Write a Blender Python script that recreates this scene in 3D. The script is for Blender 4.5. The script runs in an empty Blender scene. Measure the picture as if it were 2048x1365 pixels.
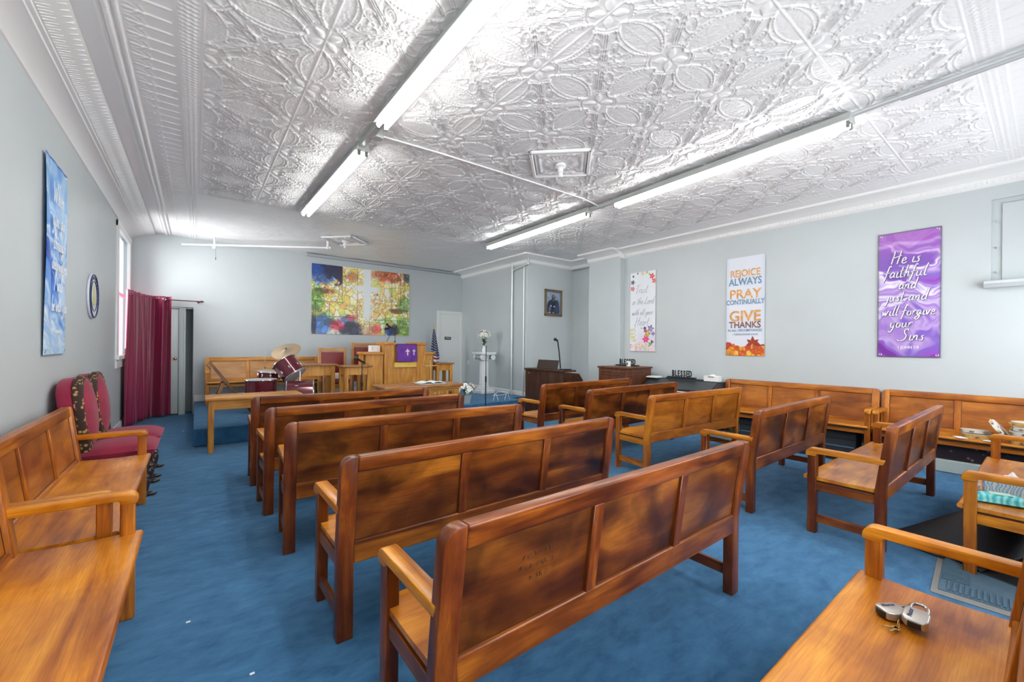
import bpy, bmesh, math, random
import numpy as np
from mathutils import Vector, Matrix
random.seed(7)
C = bpy.context.scene.collection
PI = math.pi
S = bpy.context.scene

# ------------------------------------------------------------------ camera
RHO = math.atan2(17, 1714); TH = math.radians(37.3895)
cr, sr, st, ct = math.cos(RHO), math.sin(RHO), math.sin(TH), math.cos(TH)
R_ = Vector((ct, -st, 0)); U_ = Vector((0, 0, 1)); F_ = Vector((st, ct, 0))
cx = cr*R_ + sr*U_; cy = -sr*R_ + cr*U_; cz = -F_
cam_d = bpy.data.cameras.new('camera'); cam = bpy.data.objects.new('camera', cam_d); C.objects.link(cam)
mw = Matrix(((cx.x, cy.x, cz.x, 0), (cx.y, cy.y, cz.y, 0), (cx.z, cy.z, cz.z, 1.40), (0, 0, 0, 1)))
cam.matrix_world = mw
cam_d.sensor_width = 36.0; cam_d.lens = 826.98/2048*36.0
cam_d.shift_y = (692.268-682.5)/2048
cam_d.clip_start = 0.02
S.camera = cam
# ------------------------------------------------------------------ light and exposure
wd = bpy.data.worlds.new('world'); S.world = wd; wd.use_nodes = True
wd.node_tree.nodes['Background'].inputs[0].default_value = (0.85, 0.92, 1.0, 1)
wd.node_tree.nodes['Background'].inputs[1].default_value = 0.6
S.view_settings.view_transform = 'Standard'; S.view_settings.look = 'None'
S.view_settings.gamma = 1.0; S.view_settings.use_curve_mapping = False
S.view_settings.exposure = 1.0
S.cycles.max_bounces = 6; S.cycles.diffuse_bounces = 4; S.cycles.glossy_bounces = 2
S.cycles.use_adaptive_sampling = True; S.cycles.adaptive_threshold = 0.03
S.cycles.caustics_reflective = False; S.cycles.caustics_refractive = False
S.cycles.sample_clamp_indirect = 6.0
TUBE_E = 21.5          # strength of the fluorescent tubes
def area_light(name, loc, rot, sx, sy, power, col, spread=180):
    d = bpy.data.lights.new(name, 'AREA'); d.shape = 'RECTANGLE'; d.size = sx; d.size_y = sy
    d.energy = power; d.color = col
    o = bpy.data.objects.new(name, d); o.location = loc; o.rotation_euler = rot; C.objects.link(o)
    d.spread = math.radians(spread); return o
# fill lamps added at the invented windows of the unseen front wall
area_light('fill_front', (5.2, -0.60, 1.75), (math.radians(90), 0, PI), 3.4, 1.7, 8, (1.0, 0.97, 0.93))
area_light('fill_front', (1.1, -0.60, 1.75), (math.radians(90), 0, PI), 2.6, 1.7, 27, (1.0, 0.97, 0.93))
# daylight through the window in the far left corner
area_light('daylight_side', (-0.93, 9.34, 2.25), (0, math.radians(-90), 0), 1.9, 1.25, 32, (0.97, 0.98, 1.0), 115)

# ------------------------------------------------------------------ materials
def _n(nt, t, **kw):
    n = nt.nodes.new(t)
    for k, v in kw.items():
        if k in n.inputs: n.inputs[k].default_value = v
        else: setattr(n, k, v)
    return n
def mat(name, col, rough=0.5, metal=0.0, coat=0.0, emit=None, es=0.0, spec=0.5, bump=0.0, bscale=60.0, var=0.0, vscale=3.0, sheen=0.0, alpha=1.0):
    m = bpy.data.materials.new(name); m.use_nodes = True; nt = m.node_tree
    b = nt.nodes['Principled BSDF']
    b.inputs['Base Color'].default_value = (*col, 1); b.inputs['Roughness'].default_value = rough
    b.inputs['Metallic'].default_value = metal; b.inputs['Coat Weight'].default_value = coat
    b.inputs['Coat Roughness'].default_value = 0.15
    b.inputs['Specular IOR Level'].default_value = spec
    b.inputs['Sheen Weight'].default_value = sheen
    if emit: b.inputs['Emission Color'].default_value = (*emit, 1); b.inputs['Emission Strength'].default_value = es
    if bump or var:
        tc = _n(nt, 'ShaderNodeTexCoord')
    if bump:
        nz = _n(nt, 'ShaderNodeTexNoise', Scale=bscale, Detail=4.0)
        bp = _n(nt, 'ShaderNodeBump', Strength=bump, Distance=0.004)
        nt.links.new(tc.outputs['Object'], nz.inputs['Vector']); nt.links.new(nz.outputs['Fac'], bp.inputs['Height'])
        nt.links.new(bp.outputs['Normal'], b.inputs['Normal'])
    if var:
        nz = _n(nt, 'ShaderNodeTexNoise', Scale=vscale, Detail=5.0)
        rp = _n(nt, 'ShaderNodeValToRGB')
        rp.color_ramp.elements[0].position = 0.3; rp.color_ramp.elements[1].position = 0.7
        rp.color_ramp.elements[0].color = (*[max(0, c*(1-var)) for c in col], 1)
        rp.color_ramp.elements[1].color = (*[min(1, c*(1+var)) for c in col], 1)
        nt.links.new(tc.outputs['Object'], nz.inputs['Vector']); nt.links.new(nz.outputs['Fac'], rp.inputs['Fac'])
        nt.links.new(rp.outputs['Color'], b.inputs['Base Color'])
    return m
def wood(name, dark, mid, light, axis=0, rough=0.36, coat=0.22, stain=0.6, fig=1.0, grain=9.0):
    """axis = direction of the grain"""
    m = bpy.data.materials.new(name); m.use_nodes = True; nt = m.node_tree; L = nt.links
    b = nt.nodes['Principled BSDF']
    b.inputs['Roughness'].default_value = rough; b.inputs['Coat Weight'].default_value = coat; b.inputs['Coat Roughness'].default_value = 0.22; b.inputs['Specular IOR Level'].default_value = 0.35
    tc = _n(nt, 'ShaderNodeTexCoord'); oi = _n(nt, 'ShaderNodeObjectInfo')
    off = _n(nt, 'ShaderNodeVectorMath', operation='SCALE'); off.inputs[3].default_value = 37.0
    cmb = _n(nt, 'ShaderNodeCombineXYZ')
    for i in range(3): L.new(oi.outputs['Random'], cmb.inputs[i])
    L.new(cmb.outputs[0], off.inputs[0])
    ad = _n(nt, 'ShaderNodeVectorMath', operation='ADD'); L.new(tc.outputs['Object'], ad.inputs[0]); L.new(off.outputs[0], ad.inputs[1])
    mp = _n(nt, 'ShaderNodeMapping'); sc = [grain, grain, grain]; sc[axis] = 1.0
    mp.inputs['Scale'].default_value = sc; L.new(ad.outputs[0], mp.inputs['Vector'])
    n1 = _n(nt, 'ShaderNodeTexNoise', Scale=1.6, Detail=7.0, Distortion=0.7*fig); L.new(mp.outputs[0], n1.inputs['Vector'])
    r1 = _n(nt, 'ShaderNodeValToRGB'); e = r1.color_ramp.elements
    e[0].position = 0.30; e[0].color = (*dark, 1); e[1].position = 0.72; e[1].color = (*light, 1)
    q = e.new(0.5); q.color = (*mid, 1); L.new(n1.outputs['Fac'], r1.inputs['Fac'])
    n2 = _n(nt, 'ShaderNodeTexNoise', Scale=3.2, Detail=4.0, Distortion=0.6); L.new(ad.outputs[0], n2.inputs['Vector'])
    r2 = _n(nt, 'ShaderNodeValToRGB'); r2.color_ramp.elements[0].position = 0.36; r2.color_ramp.elements[1].position = 0.62
    k = 1-stain; r2.color_ramp.elements[0].color = (k, k*0.9, k*0.85, 1); r2.color_ramp.elements[1].color = (1, 1, 1, 1)
    L.new(n2.outputs['Fac'], r2.inputs['Fac'])
    mx = _n(nt, 'ShaderNodeMix', data_type='RGBA', blend_type='MULTIPLY'); mx.inputs[0].default_value = 1.0
    
    mp3 = _n(nt, 'ShaderNodeMapping'); s3 = [170.0, 170.0, 170.0]; s3[axis] = 7.0; mp3.inputs['Scale'].default_value = s3; L.new(ad.outputs[0], mp3.inputs['Vector'])
    n3 = _n(nt, 'ShaderNodeTexNoise', Scale=1.0, Detail=2.0); L.new(mp3.outputs[0], n3.inputs['Vector'])
    r3 = _n(nt, 'ShaderNodeValToRGB'); r3.color_ramp.elements[0].position = 0.3; r3.color_ramp.elements[1].position = 0.6; r3.color_ramp.elements[0].color = (0.72, 0.64, 0.58, 1); r3.color_ramp.elements[1].color = (1, 1, 1, 1)
    L.new(n3.outputs['Fac'], r3.inputs['Fac']); mx3 = _n(nt, 'ShaderNodeMix', data_type='RGBA', blend_type='MULTIPLY'); mx3.inputs[0].default_value = 0.8
    L.new(r1.outputs['Color'], mx3.inputs[6]); L.new(r3.outputs['Color'], mx3.inputs[7])
    L.new(mx3.outputs[2], mx.inputs[6]); L.new(r2.outputs['Color'], mx.inputs[7]); L.new(mx.outputs[2], b.inputs['Base Color'])
    return m
def vcol(name, rough=0.5, coat=0.0):
    m = bpy.data.materials.new(name); m.use_nodes = True; nt = m.node_tree; b = nt.nodes['Principled BSDF']
    a = _n(nt, 'ShaderNodeVertexColor'); a.layer_name = 'Col'; nt.links.new(a.outputs['Color'], b.inputs['Base Color'])
    b.inputs['Roughness'].default_value = rough; b.inputs['Coat Weight'].default_value = coat
    return m
M = {}
M['wall'] = mat('wall_paint', (0.535, 0.58, 0.59), 0.42, bump=0.12, bscale=9, var=0.03, vscale=1.2)
M['white'] = mat('white_trim_paint', (0.88, 0.88, 0.87), 0.35)
M['tin'] = mat('white_tin_paint', (0.88, 0.88, 0.875), 0.33, spec=0.6, bump=0.12, bscale=120)
M['doorp'] = mat('grey_door_paint', (0.55, 0.62, 0.61), 0.4)
M['doorw'] = mat('white_door_paint', (0.80, 0.82, 0.80), 0.4)
# pew woods: real finish, plus shade in the backs' colour, light in the seats'
WD = dict(dark=(0.085, 0.014, 0.002), mid=(0.27, 0.068, 0.006), light=(0.50, 0.165, 0.013))
M['px'] = wood('pew_wood_long', axis=0, stain=0.45, **WD)
M['pz'] = wood('pew_wood_upright', axis=2, stain=0.45, dark=(0.070, 0.012, 0.003), mid=(0.20, 0.042, 0.005), light=(0.38, 0.105, 0.010))
M['py'] = wood('pew_wood_deep', axis=1, stain=0.3, dark=(0.24, 0.055, 0.003), mid=(0.64, 0.225, 0.009), light=(0.84, 0.36, 0.022))
M['pyd'] = wood('pew_wood_deep_shade', axis=1, stain=0.4, **WD)  # shaded copy for stretchers and side rails, shade put into the colour
M['pseat'] = wood('pew_seat_wood', axis=0, stain=0.28, rough=0.36, coat=0.35, dark=(0.34, 0.085, 0.004), mid=(0.66, 0.235, 0.011), light=(0.86, 0.38, 0.032), grain=6)
M['ppan'] = wood('pew_panel_wood', axis=0, stain=0.72, dark=(0.055, 0.010, 0.002), mid=(0.18, 0.045, 0.005), light=(0.40, 0.135, 0.012), grain=4, fig=1.2)
M['ppanl'] = wood('pew_panel_wood_light', axis=0, stain=0.4, dark=(0.24, 0.060, 0.004), mid=(0.42, 0.13, 0.010), light=(0.58, 0.21, 0.020), grain=4, fig=1.2)
M['pxl'] = wood('pew_wood_long_light', axis=0, stain=0.25, dark=(0.24, 0.055, 0.003), mid=(0.46, 0.14, 0.009), light=(0.64, 0.24, 0.02))
M['pzl'] = wood('pew_wood_upright_light', axis=2, stain=0.25, dark=(0.24, 0.055, 0.003), mid=(0.46, 0.14, 0.009), light=(0.64, 0.24, 0.02))
OK = dict(dark=(0.46, 0.18, 0.025), mid=(0.64, 0.29, 0.045), light=(0.76, 0.40, 0.08))
M['oz'] = wood('oak_upright', axis=2, stain=0.12, rough=0.4, coat=0.15, grain=14, **OK)
M['ox'] = wood('oak_long', axis=0, stain=0.12, rough=0.4, coat=0.15, grain=14, **OK)
M['oz2'] = wood('oak_tan_panel', axis=0, stain=0.1, rough=0.4, coat=0.15, grain=5, dark=(0.52, 0.27, 0.09), mid=(0.62, 0.35, 0.13), light=(0.70, 0.42, 0.17))
M['otop'] = wood('oak_top', axis=0, stain=0.15, rough=0.35, coat=0.2, grain=14, dark=(0.30, 0.13, 0.04), mid=(0.42, 0.19, 0.06), light=(0.52, 0.26, 0.09))
M['gold'] = mat('gold_yellow', (0.85, 0.55, 0.10), 0.3, 0.2)
M['groove'] = mat('dark_groove', (0.05, 0.015, 0.005), 0.6)
M['black'] = mat('black_plastic', (0.012, 0.013, 0.015), 0.4)
M['dkgrey'] = mat('dark_grey', (0.05, 0.055, 0.06), 0.45)
M['steel'] = mat('chrome', (0.8, 0.8, 0.8), 0.15, 1.0)
M['galv'] = mat('galvanised_pipe', (0.66, 0.70, 0.70), 0.3, 0.4)
M['fixture'] = mat('fixture_metal', (0.50, 0.52, 0.50), 0.35, 0.1)
M['fixdark'] = mat('fixture_socket', (0.16, 0.17, 0.15), 0.5)
M['tube'] = mat('fluorescent_tube', (1, 1, 1), 0.4, emit=(1.0, 1.0, 0.97), es=TUBE_E)
M['velvet'] = mat('burgundy_velvet', (0.27, 0.008, 0.040), 0.8, sheen=0.12, var=0.2, vscale=6)
M['organ'] = wood('walnut_brown', axis=2, stain=0.2, rough=0.4, coat=0.1, dark=(0.045, 0.018, 0.010), mid=(0.07, 0.030, 0.018), light=(0.10, 0.045, 0.027))
M['leslie'] = wood('walnut_red', axis=2, stain=0.2, rough=0.4, coat=0.1, dark=(0.09, 0.03, 0.014), mid=(0.15, 0.05, 0.022), light=(0.20, 0.075, 0.035))
M['redlea'] = mat('red_leather', (0.22, 0.015, 0.018), 0.45)
M['drum'] = mat('wine_red_lacquer', (0.14, 0.008, 0.020), 0.12, 0.3, coat=1.0)
M['head'] = mat('drum_head', (0.62, 0.60, 0.56), 0.4)
M['cymbal'] = mat('cymbal_bronze', (0.62, 0.46, 0.30), 0.3, 0.85)
M['paper'] = mat('paper', (0.85, 0.86, 0.86), 0.7)
M['plaster'] = mat('white_plaster', (0.80, 0.83, 0.84), 0.5)
M['petal'] = mat('white_petal', (0.86, 0.87, 0.82), 0.6)
M['leaf'] = mat('green_leaf', (0.05, 0.14, 0.04), 0.5, var=0.4, vscale=20)
M['brass'] = mat('brass', (0.42, 0.26, 0.09), 0.3, 0.9)
M['brassb'] = mat('bright_brass', (0.70, 0.50, 0.22), 0.25, 0.9)

# ------------------------------------------------------------------ mesh helpers
class B:
    def __init__(s): s.bm = bmesh.new(); s.mi = 0
    def _tag(s, fs, mi):
        for f in fs: f.material_index = mi
    def add(s, other, M4=None, mi=None):
        """merge another B"""
        if M4 is not None: other.bm.transform(M4)
        me = bpy.data.meshes.new('t'); other.bm.to_mesh(me); n0 = len(s.bm.faces)
        s.bm.from_mesh(me); bpy.data.meshes.remove(me)
        s.bm.faces.ensure_lookup_table()
        if mi is not None:
            for f in s.bm.faces[n0:]: f.material_index = mi
        return s
    def box(s, a, b, bev=0.0, mi=0, M4=None, seg=1):
        t = bmesh.new(); bmesh.ops.create_cube(t, size=1.0)
        d = [b[i]-a[i] for i in range(3)]; c = [(b[i]+a[i])/2 for i in range(3)]
        for v in t.verts: v.co = Vector((v.co.x*d[0]+c[0], v.co.y*d[1]+c[1], v.co.z*d[2]+c[2]))
        if bev: bmesh.ops.bevel(t, geom=t.edges[:], offset=min(bev, min(map(abs, d))*0.45), segments=seg, affect='EDGES', profile=0.5)
        return s._merge(t, mi, M4)
    def _merge(s, t, mi, M4=None):
        if M4 is not None: t.transform(M4)
        for f in t.faces: f.material_index = mi
        me = bpy.data.meshes.new('t'); t.to_mesh(me); t.free(); s.bm.from_mesh(me); bpy.data.meshes.remove(me); return s
    def cyl(s, p, q, r, r2=None, seg=16, mi=0, caps=True):
        p = Vector(p); q = Vector(q); t = bmesh.new(); L = (q-p).length
        bmesh.ops.create_cone(t, cap_ends=caps, segments=seg, radius1=r, radius2=r if r2 is None else r2, depth=L)
        rot = (q-p).to_track_quat('Z', 'Y').to_matrix().to_4x4()
        t.transform(Matrix.Translation((p+q)/2) @ rot)
        return s._merge(t, mi)
    def ball(s, c, r, mi=0, sc=(1, 1, 1), u=16, v=10, M4=None):
        t = bmesh.new(); bmesh.ops.create_uvsphere(t, u_segments=u, v_segments=v, radius=r)
        t.transform(Matrix.Translation(c) @ (M4 or Matrix()) @ Matrix.Diagonal((*sc, 1)))
        return s._merge(t, mi)
    def tube(s, pts, r, seg=8, mi=0, closed=False, rr=None):
        pts = [Vector(p) for p in pts]; n = len(pts); rings = []; up = None
        for i, p in enumerate(pts):
            a = pts[(i-1) % n] if (closed or i) else p; b = pts[(i+1) % n] if (closed or i < n-1) else p
            d = (b-a).normalized()
            if up is None:
                up = Vector((0, 0, 1)) if abs(d.z) < 0.9 else Vector((1, 0, 0))
            e1 = d.cross(up); 
            if e1.length < 1e-5: e1 = d.orthogonal()
            e1.normalize(); e2 = e1.cross(d).normalized(); up = e2
            R = rr[i] if rr else r
            rings.append([s.bm.verts.new(p+R*(math.cos(2*PI*k/seg)*e1+math.sin(2*PI*k/seg)*e2)) for k in range(seg)])
        m = n if closed else n-1
        for i in range(m):
            A, Bq = rings[i], rings[(i+1) % n]
            for k in range(seg):
                f = s.bm.faces.new((A[k], A[(k+1) % seg], Bq[(k+1) % seg], Bq[k])); f.material_index = mi
        if not closed:
            for rg in (rings[0][::-1], rings[-1]):
                f = s.bm.faces.new(rg); f.material_index = mi
        return s
    def lathe(s, prof, c=(0, 0, 0), seg=24, mi=0, M4=None):
        """prof list of (r,z)"""
        t = bmesh.new(); rings = []
        for r, z in prof:
            if r < 1e-6: rings.append([t.verts.new((0, 0, z))])
            else: rings.append([t.verts.new((r*math.cos(2*PI*k/seg), r*math.sin(2*PI*k/seg), z)) for k in range(seg)])
        for A, Q in zip(rings, rings[1:]):
            for k in range(seg):
                k2 = (k+1) % seg
                if len(A) == 1 and len(Q) == 1: continue
                if len(A) == 1: t.faces.new((A[0], Q[k], Q[k2]))
                elif len(Q) == 1: t.faces.new((A[k], A[k2], Q[0]))
                else: t.faces.new((A[k], A[k2], Q[k2], Q[k]))
        bmesh.ops.recalc_face_normals(t, faces=t.faces[:])
        return s._merge(t, mi, Matrix.Translation(c) @ (M4 or Matrix()))
    def prism(s, pts, d0, d1, axis=0, bev=0.0, mi=0, M4=None, seg=1):
        """polygon pts in the other two axes extruded along axis. axis0: pts=(y,z); axis1: (x,z); axis2: (x,y)"""
        t = bmesh.new()
        def mk(p, d):
            return {0: (d, p[0], p[1]), 1: (p[0], d, p[1]), 2: (p[0], p[1], d)}[axis]
        vs0 = [t.verts.new(mk(p, d0)) for p in pts]; vs1 = [t.verts.new(mk(p, d1)) for p in pts]
        t.faces.new(vs0); t.faces.new(vs1[::-1]); n = len(pts)
        for i in range(n): t.faces.new((vs0[i], vs1[i], vs1[(i+1) % n], vs0[(i+1) % n]))
        bmesh.ops.recalc_face_normals(t, faces=t.faces[:])
        if bev: bmesh.ops.bevel(t, geom=[e for e in t.edges if e.calc_face_angle(0) > 0.3], offset=bev, segments=seg, affect='EDGES', profile=0.5)
        return s._merge(t, mi, M4)
    def grid(s, fn, nu, nv, mi=0, closeu=False):
        V = [[s.bm.verts.new(fn(i/nu, j/nv)) for j in range(nv+1)] for i in range(nu+(0 if closeu else 1))]
        N = len(V)
        for i in range(nu):
            for j in range(nv):
                f = s.bm.faces.new((V[i][j], V[(i+1) % N][j], V[(i+1) % N][j+1], V[i][j+1])); f.material_index = mi
        return s
    def quad(s, a, b, c, d, mi=0):
        f = s.bm.faces.new([s.bm.verts.new(p) for p in (a, b, c, d)]); f.material_index = mi; return s
    def warp(s, fn):
        for v in s.bm.verts: v.co = Vector(fn(v.co))
        return s
def ob(name, b, mats, parent=None, smooth=True, ang=40):
    me = bpy.data.meshes.new(name); b.bm.to_mesh(me); b.bm.free()
    for m in (mats if isinstance(mats, (list, tuple)) else [mats]): me.materials.append(M[m] if isinstance(m, str) else m)
    o = bpy.data.objects.new(name, me); C.objects.link(o)
    if smooth:
        me.shade_smooth() if hasattr(me, 'shade_smooth') else None
        try: me.set_sharp_from_angle(angle=math.radians(ang))
        except Exception: pass
    if parent: o.parent = parent
    return o
def tag(o, label, cat, group=None, kind=None):
    o['label'] = label; o['category'] = cat
    if group: o['group'] = group
    if kind: o['kind'] = kind
    return o
def thing(name, label, cat, loc=(0, 0, 0), rz=0.0, group=None):
    o = bpy.data.objects.new(name, None); o.empty_display_size = 0.1; C.objects.link(o)
    o.location = loc; o.rotation_euler = (0, 0, rz); return tag(o, label, cat, group)
def struct(name, b, m, smooth=True, ang=40):
    o = ob(name, b, m, smooth=smooth, ang=ang); o['kind'] = 'structure'; return o
def dup(root, loc, rz, label, group=None, sx=1.0):
    r = root.copy(); C.objects.link(r); r.location = loc; r.rotation_euler = (0, 0, rz); r.scale = (sx, 1, 1)
    r['label'] = label
    if group: r['group'] = group
    for ch in list(root.children):
        c = ch.copy(); C.objects.link(c); c.parent = r
        for g in list(ch.children):
            d = g.copy(); C.objects.link(d); d.parent = c
    return r
def text_mesh(name, txt, size, m, parent, loc, rot=(0, 0, 0), depth=0.001, align='CENTER', bold=0.0, shear=0.0, sx=1.0, space=1.0):
    cu = bpy.data.curves.new('t', 'FONT'); cu.body = txt; cu.size = size; cu.extrude = depth; cu.align_x = align; cu.align_y = 'CENTER'
    cu.offset = bold; cu.shear = shear; cu.space_character = space; cu.resolution_u = 3
    t = bpy.data.objects.new('t', cu); C.objects.link(t)
    dg = bpy.context.evaluated_depsgraph_get()
    me = bpy.data.meshes.new_from_object(t.evaluated_get(dg)); bpy.data.objects.remove(t); bpy.data.curves.remove(cu)
    me.materials.clear(); me.materials.append(M[m] if isinstance(m, str) else m)
    o = bpy.data.objects.new(name, me); C.objects.link(o); o.parent = parent; o.location = loc; o.rotation_euler = rot; o.scale = (sx, 1, 1)
    return o
def smoothpts(P, k=6, closed=False):
    P = [Vector((*p, 0)) if len(p) == 2 else Vector(p) for p in P]; n = len(P); out = []
    if n < 3 and not closed: return P
    rng = n if closed else n-1
    for i in range(rng):
        g = (lambda j: P[j % n]) if closed else (lambda j: P[max(0, min(n-1, j))])
        p0, p1, p2, p3 = g(i-1), g(i), g(i+1), g(i+2)
        for j in range(k):
            t = j/k; out.append(0.5*((2*p1)+(-p0+p2)*t+(2*p0-5*p1+4*p2-p3)*t*t+(-p0+3*p1-3*p2+p3)*t**3))
    if not closed: out.append(P[-1])
    return out
# ------------------------------------------------------------------ numpy noise for relief and printed artwork
def lat(seed, n=256):
    return np.random.RandomState(seed).rand(n, n)
_L = {}
def vn(x, y, seed=0):
    if seed not in _L: _L[seed] = lat(seed)
    T = _L[seed]; xi = np.floor(x).astype(int); yi = np.floor(y).astype(int); fx = x-xi; fy = y-yi
    fx = fx*fx*(3-2*fx); fy = fy*fy*(3-2*fy); a = T[xi % 256, yi % 256]; b = T[(xi+1) % 256, yi % 256]; c = T[xi % 256, (yi+1) % 256]; d = T[(xi+1) % 256, (yi+1) % 256]
    return (a*(1-fx)+b*fx)*(1-fy)+(c*(1-fx)+d*fx)*fy
def fbm(x, y, seed=0, o=4):
    r = 0; a = 0.5; t = 0
    for i in range(o): r = r+a*vn(x*2**i, y*2**i, seed+i); t += a; a *= 0.5
    return r/t
def sst(a, b, x):
    t = np.clip((x-a)/(b-a), 0, 1); return t*t*(3-2*t)
def fastgrid(name, X, Y, Z, mats, mask=None, col=None, flip=False, mi=None):
    """X,Y,Z 2D arrays"""
    nx, ny = X.shape; me = bpy.data.meshes.new(name); co = np.stack([X, Y, Z], -1).reshape(-1, 3).astype(np.float32)
    idx = np.arange(nx*ny).reshape(nx, ny); q = np.stack([idx[:-1, :-1], idx[1:, :-1], idx[1:, 1:], idx[:-1, 1:]], -1)
    if flip: q = q[..., ::-1]
    q = q[mask] if mask is not None else q.reshape(-1, 4)
    nf = len(q); me.vertices.add(len(co)); me.vertices.foreach_set('co', co.ravel())
    me.loops.add(nf*4); me.loops.foreach_set('vertex_index', q.ravel().astype(np.int32))
    me.polygons.add(nf); me.polygons.foreach_set('loop_start', (np.arange(nf)*4).astype(np.int32))
    try: me.polygons.foreach_set('loop_total', np.full(nf, 4, np.int32))
    except Exception: pass
    me.polygons.foreach_set('use_smooth', np.ones(nf, bool))
    me.update(calc_edges=True); me.validate()
    if col is not None:
        a = me.color_attributes.new('Col', 'FLOAT_COLOR', 'POINT')
        a.data.foreach_set('color', np.concatenate([col.reshape(-1, 3), np.ones((nx*ny, 1))], 1).astype(np.float32).ravel())
    me.materials.append(M[mats] if isinstance(mats, str) else mats)
    o = bpy.data.objects.new(name, me); C.objects.link(o); return o
def s2l(c):
    c = np.asarray(c, float)/255.0; return np.where(c <= 0.04045, c/12.92, ((c+0.055)/1.055)**2.4)
# ================================================================== THE ROOM
XL, XR, YB, YF, ZC = -0.965, 7.28, 10.25, -0.66, 3.45
XC, YC, XA, YP = 6.03, 7.32, 7.50, 5.575      # chase wall, portrait wall, alcove wall, pilaster
# floor
nx, ny = 110, 140
fb = B(); fb.box((XL-0.2, YF-0.2, -0.1), (XA+0.2, YB+0.8, 0.0))
m = bpy.data.materials.new('blue_carpet'); m.use_nodes = True; nt = m.node_tree; b_ = nt.nodes['Principled BSDF']
tc = _n(nt, 'ShaderNodeTexCoord'); mp = _n(nt, 'ShaderNodeMapping'); mp.inputs['Rotation'].default_value = (0, 0, 0.6); mp.inputs['Scale'].default_value = (1, 2.0, 1)
nt.links.new(tc.outputs['Object'], mp.inputs['Vector'])
n1 = _n(nt, 'ShaderNodeTexNoise', Scale=5.5, Detail=9.0, Distortion=0.3, Roughness=0.68); nt.links.new(mp.outputs[0], n1.inputs['Vector'])
r1 = _n(nt, 'ShaderNodeValToRGB'); e = r1.color_ramp.elements; e[0].position = 0.33; e[0].color = (0.022, 0.095, 0.205, 1); e[1].position = 0.72; e[1].color = (0.060, 0.195, 0.36, 1)
nt.links.new(n1.outputs['Fac'], r1.inputs['Fac']); nt.links.new(r1.outputs['Color'], b_.inputs['Base Color'])
n2 = _n(nt, 'ShaderNodeTexNoise', Scale=260.0, Detail=2.0); bp = _n(nt, 'ShaderNodeBump', Strength=0.5, Distance=0.004)
nt.links.new(tc.outputs['Object'], n2.inputs['Vector']); nt.links.new(n2.outputs['Fac'], bp.inputs['Height']); nt.links.new(bp.outputs['Normal'], b_.inputs['Normal'])
b_.inputs['Roughness'].default_value = 0.9; b_.inputs['Sheen Weight'].default_value = 0.25; b_.inputs['Sheen Tint'].default_value = (0.6, 0.8, 1, 1)
b_.inputs['Specular IOR Level'].default_value = 0.1
M['carpet'] = m
struct('floor', fb, 'carpet', smooth=False)
st_ = B(); st_.box((-0.02, 6.95, 0.0), (5.62, YB, 0.24), 0.02, seg=3); st_.box((5.60, 7.34, 0.0), (XC, YB, 0.24), 0.01)
struct('floor_stage', st_, 'carpet')
# ------------- walls
T = 0.15
w = B(); w.box((XL-T, YF-T, 0), (XL, 8.55, ZC+0.1)); w.box((XL-T, 8.55, 0), (XL, YB+T, 1.16)); w.box((XL-T, 8.55, 3.25), (XL, YB+T, ZC+0.1)); w.box((XL-T, 10.12, 1.16), (XL, YB+T, 3.25))
struct('wall_left', w, 'wall', smooth=False)
w = B(); DX0, DX1, DZ = -0.93, -0.045, 2.09
w.box((XL, YB, 0), (DX0, YB+T, ZC+0.1)); w.box((DX0, YB, DZ), (DX1, YB+T, ZC+0.1)); w.box((DX1, YB, 0), (XC+0.2, YB+T, ZC+0.1))
struct('wall_back', w, 'wall', smooth=False)
w = B(); w.box((XC, YC, 0), (XC+0.2, YB, ZC+0.1)); struct('wall_chase', w, 'wall', smooth=False)
w = B(); w.box((XC+0.2, YC, 0), (XA+T, YC+T, ZC+0.1)); struct('wall_alcove', w, 'wall', smooth=False)
w = B(); w.box((XA, 6.455, 0), (XA+T, YC, ZC+0.1)); w.box((7.13, YP, 0), (XA+T, 6.455, ZC+0.1), 0.004)
w.box((XR, 0.44, 0), (XR+T+0.2, YP, ZC+0.1)); w.box((XR, YF-T, 0), (XR+T+0.2, 0.44, 2.19)); w.box((XR, YF-T, 3.14), (XR+T+0.2, 0.44, ZC+0.1)); w.box((XR+0.035, YF-T, 2.19), (XR+T+0.2, 0.44, 3.14))
struct('wall_right', w, 'wall', smooth=False)
# the unseen front wall, with two windows added for fill light
w = B(); WZ0, WZ1 = 0.9, 2.6
w.box((XL-T, YF-T, 0), (XR+T, YF, WZ0)); w.box((XL-T, YF-T, WZ1), (XR+T, YF, ZC+0.1))
for a, b2 in ((XL-T, -0.2), (2.4, 3.5), (6.9, XR+T)): w.box((a, YF-T, WZ0), (b2, YF, WZ1))
struct('wall_front', w, 'wall', smooth=False)
def added_window(name, x0, x1):  # window invented to carry the fill light
    f = B()
    for a, b2 in ((x0, x0+0.05), (x1-0.05, x1), ((x0+x1)/2-0.02, (x0+x1)/2+0.02)): f.box((a, YF-0.10, WZ0), (b2, YF-0.05, WZ1))
    for z in (WZ0, WZ1-0.05, (WZ0+WZ1)/2): f.box((x0, YF-0.10, z), (x1, YF-0.05, z+0.05))
    o = struct(name, f, 'white', smooth=False); g = B(); g.box((x0, YF-0.08, WZ0), (x1, YF-0.075, WZ1))
    m = bpy.data.materials.get('fill_glow_pane') or mat('fill_glow_pane', (0.9, 0.95, 1), 0.1, emit=(0.9, 0.95, 1.0), es=2.5)  # pane glows as an added, unseen light source
    ob('window_pane', g, m, o, smooth=False)
added_window('added_window_2', -0.2, 2.4); added_window('added_window_3', 3.5, 6.9)
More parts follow.
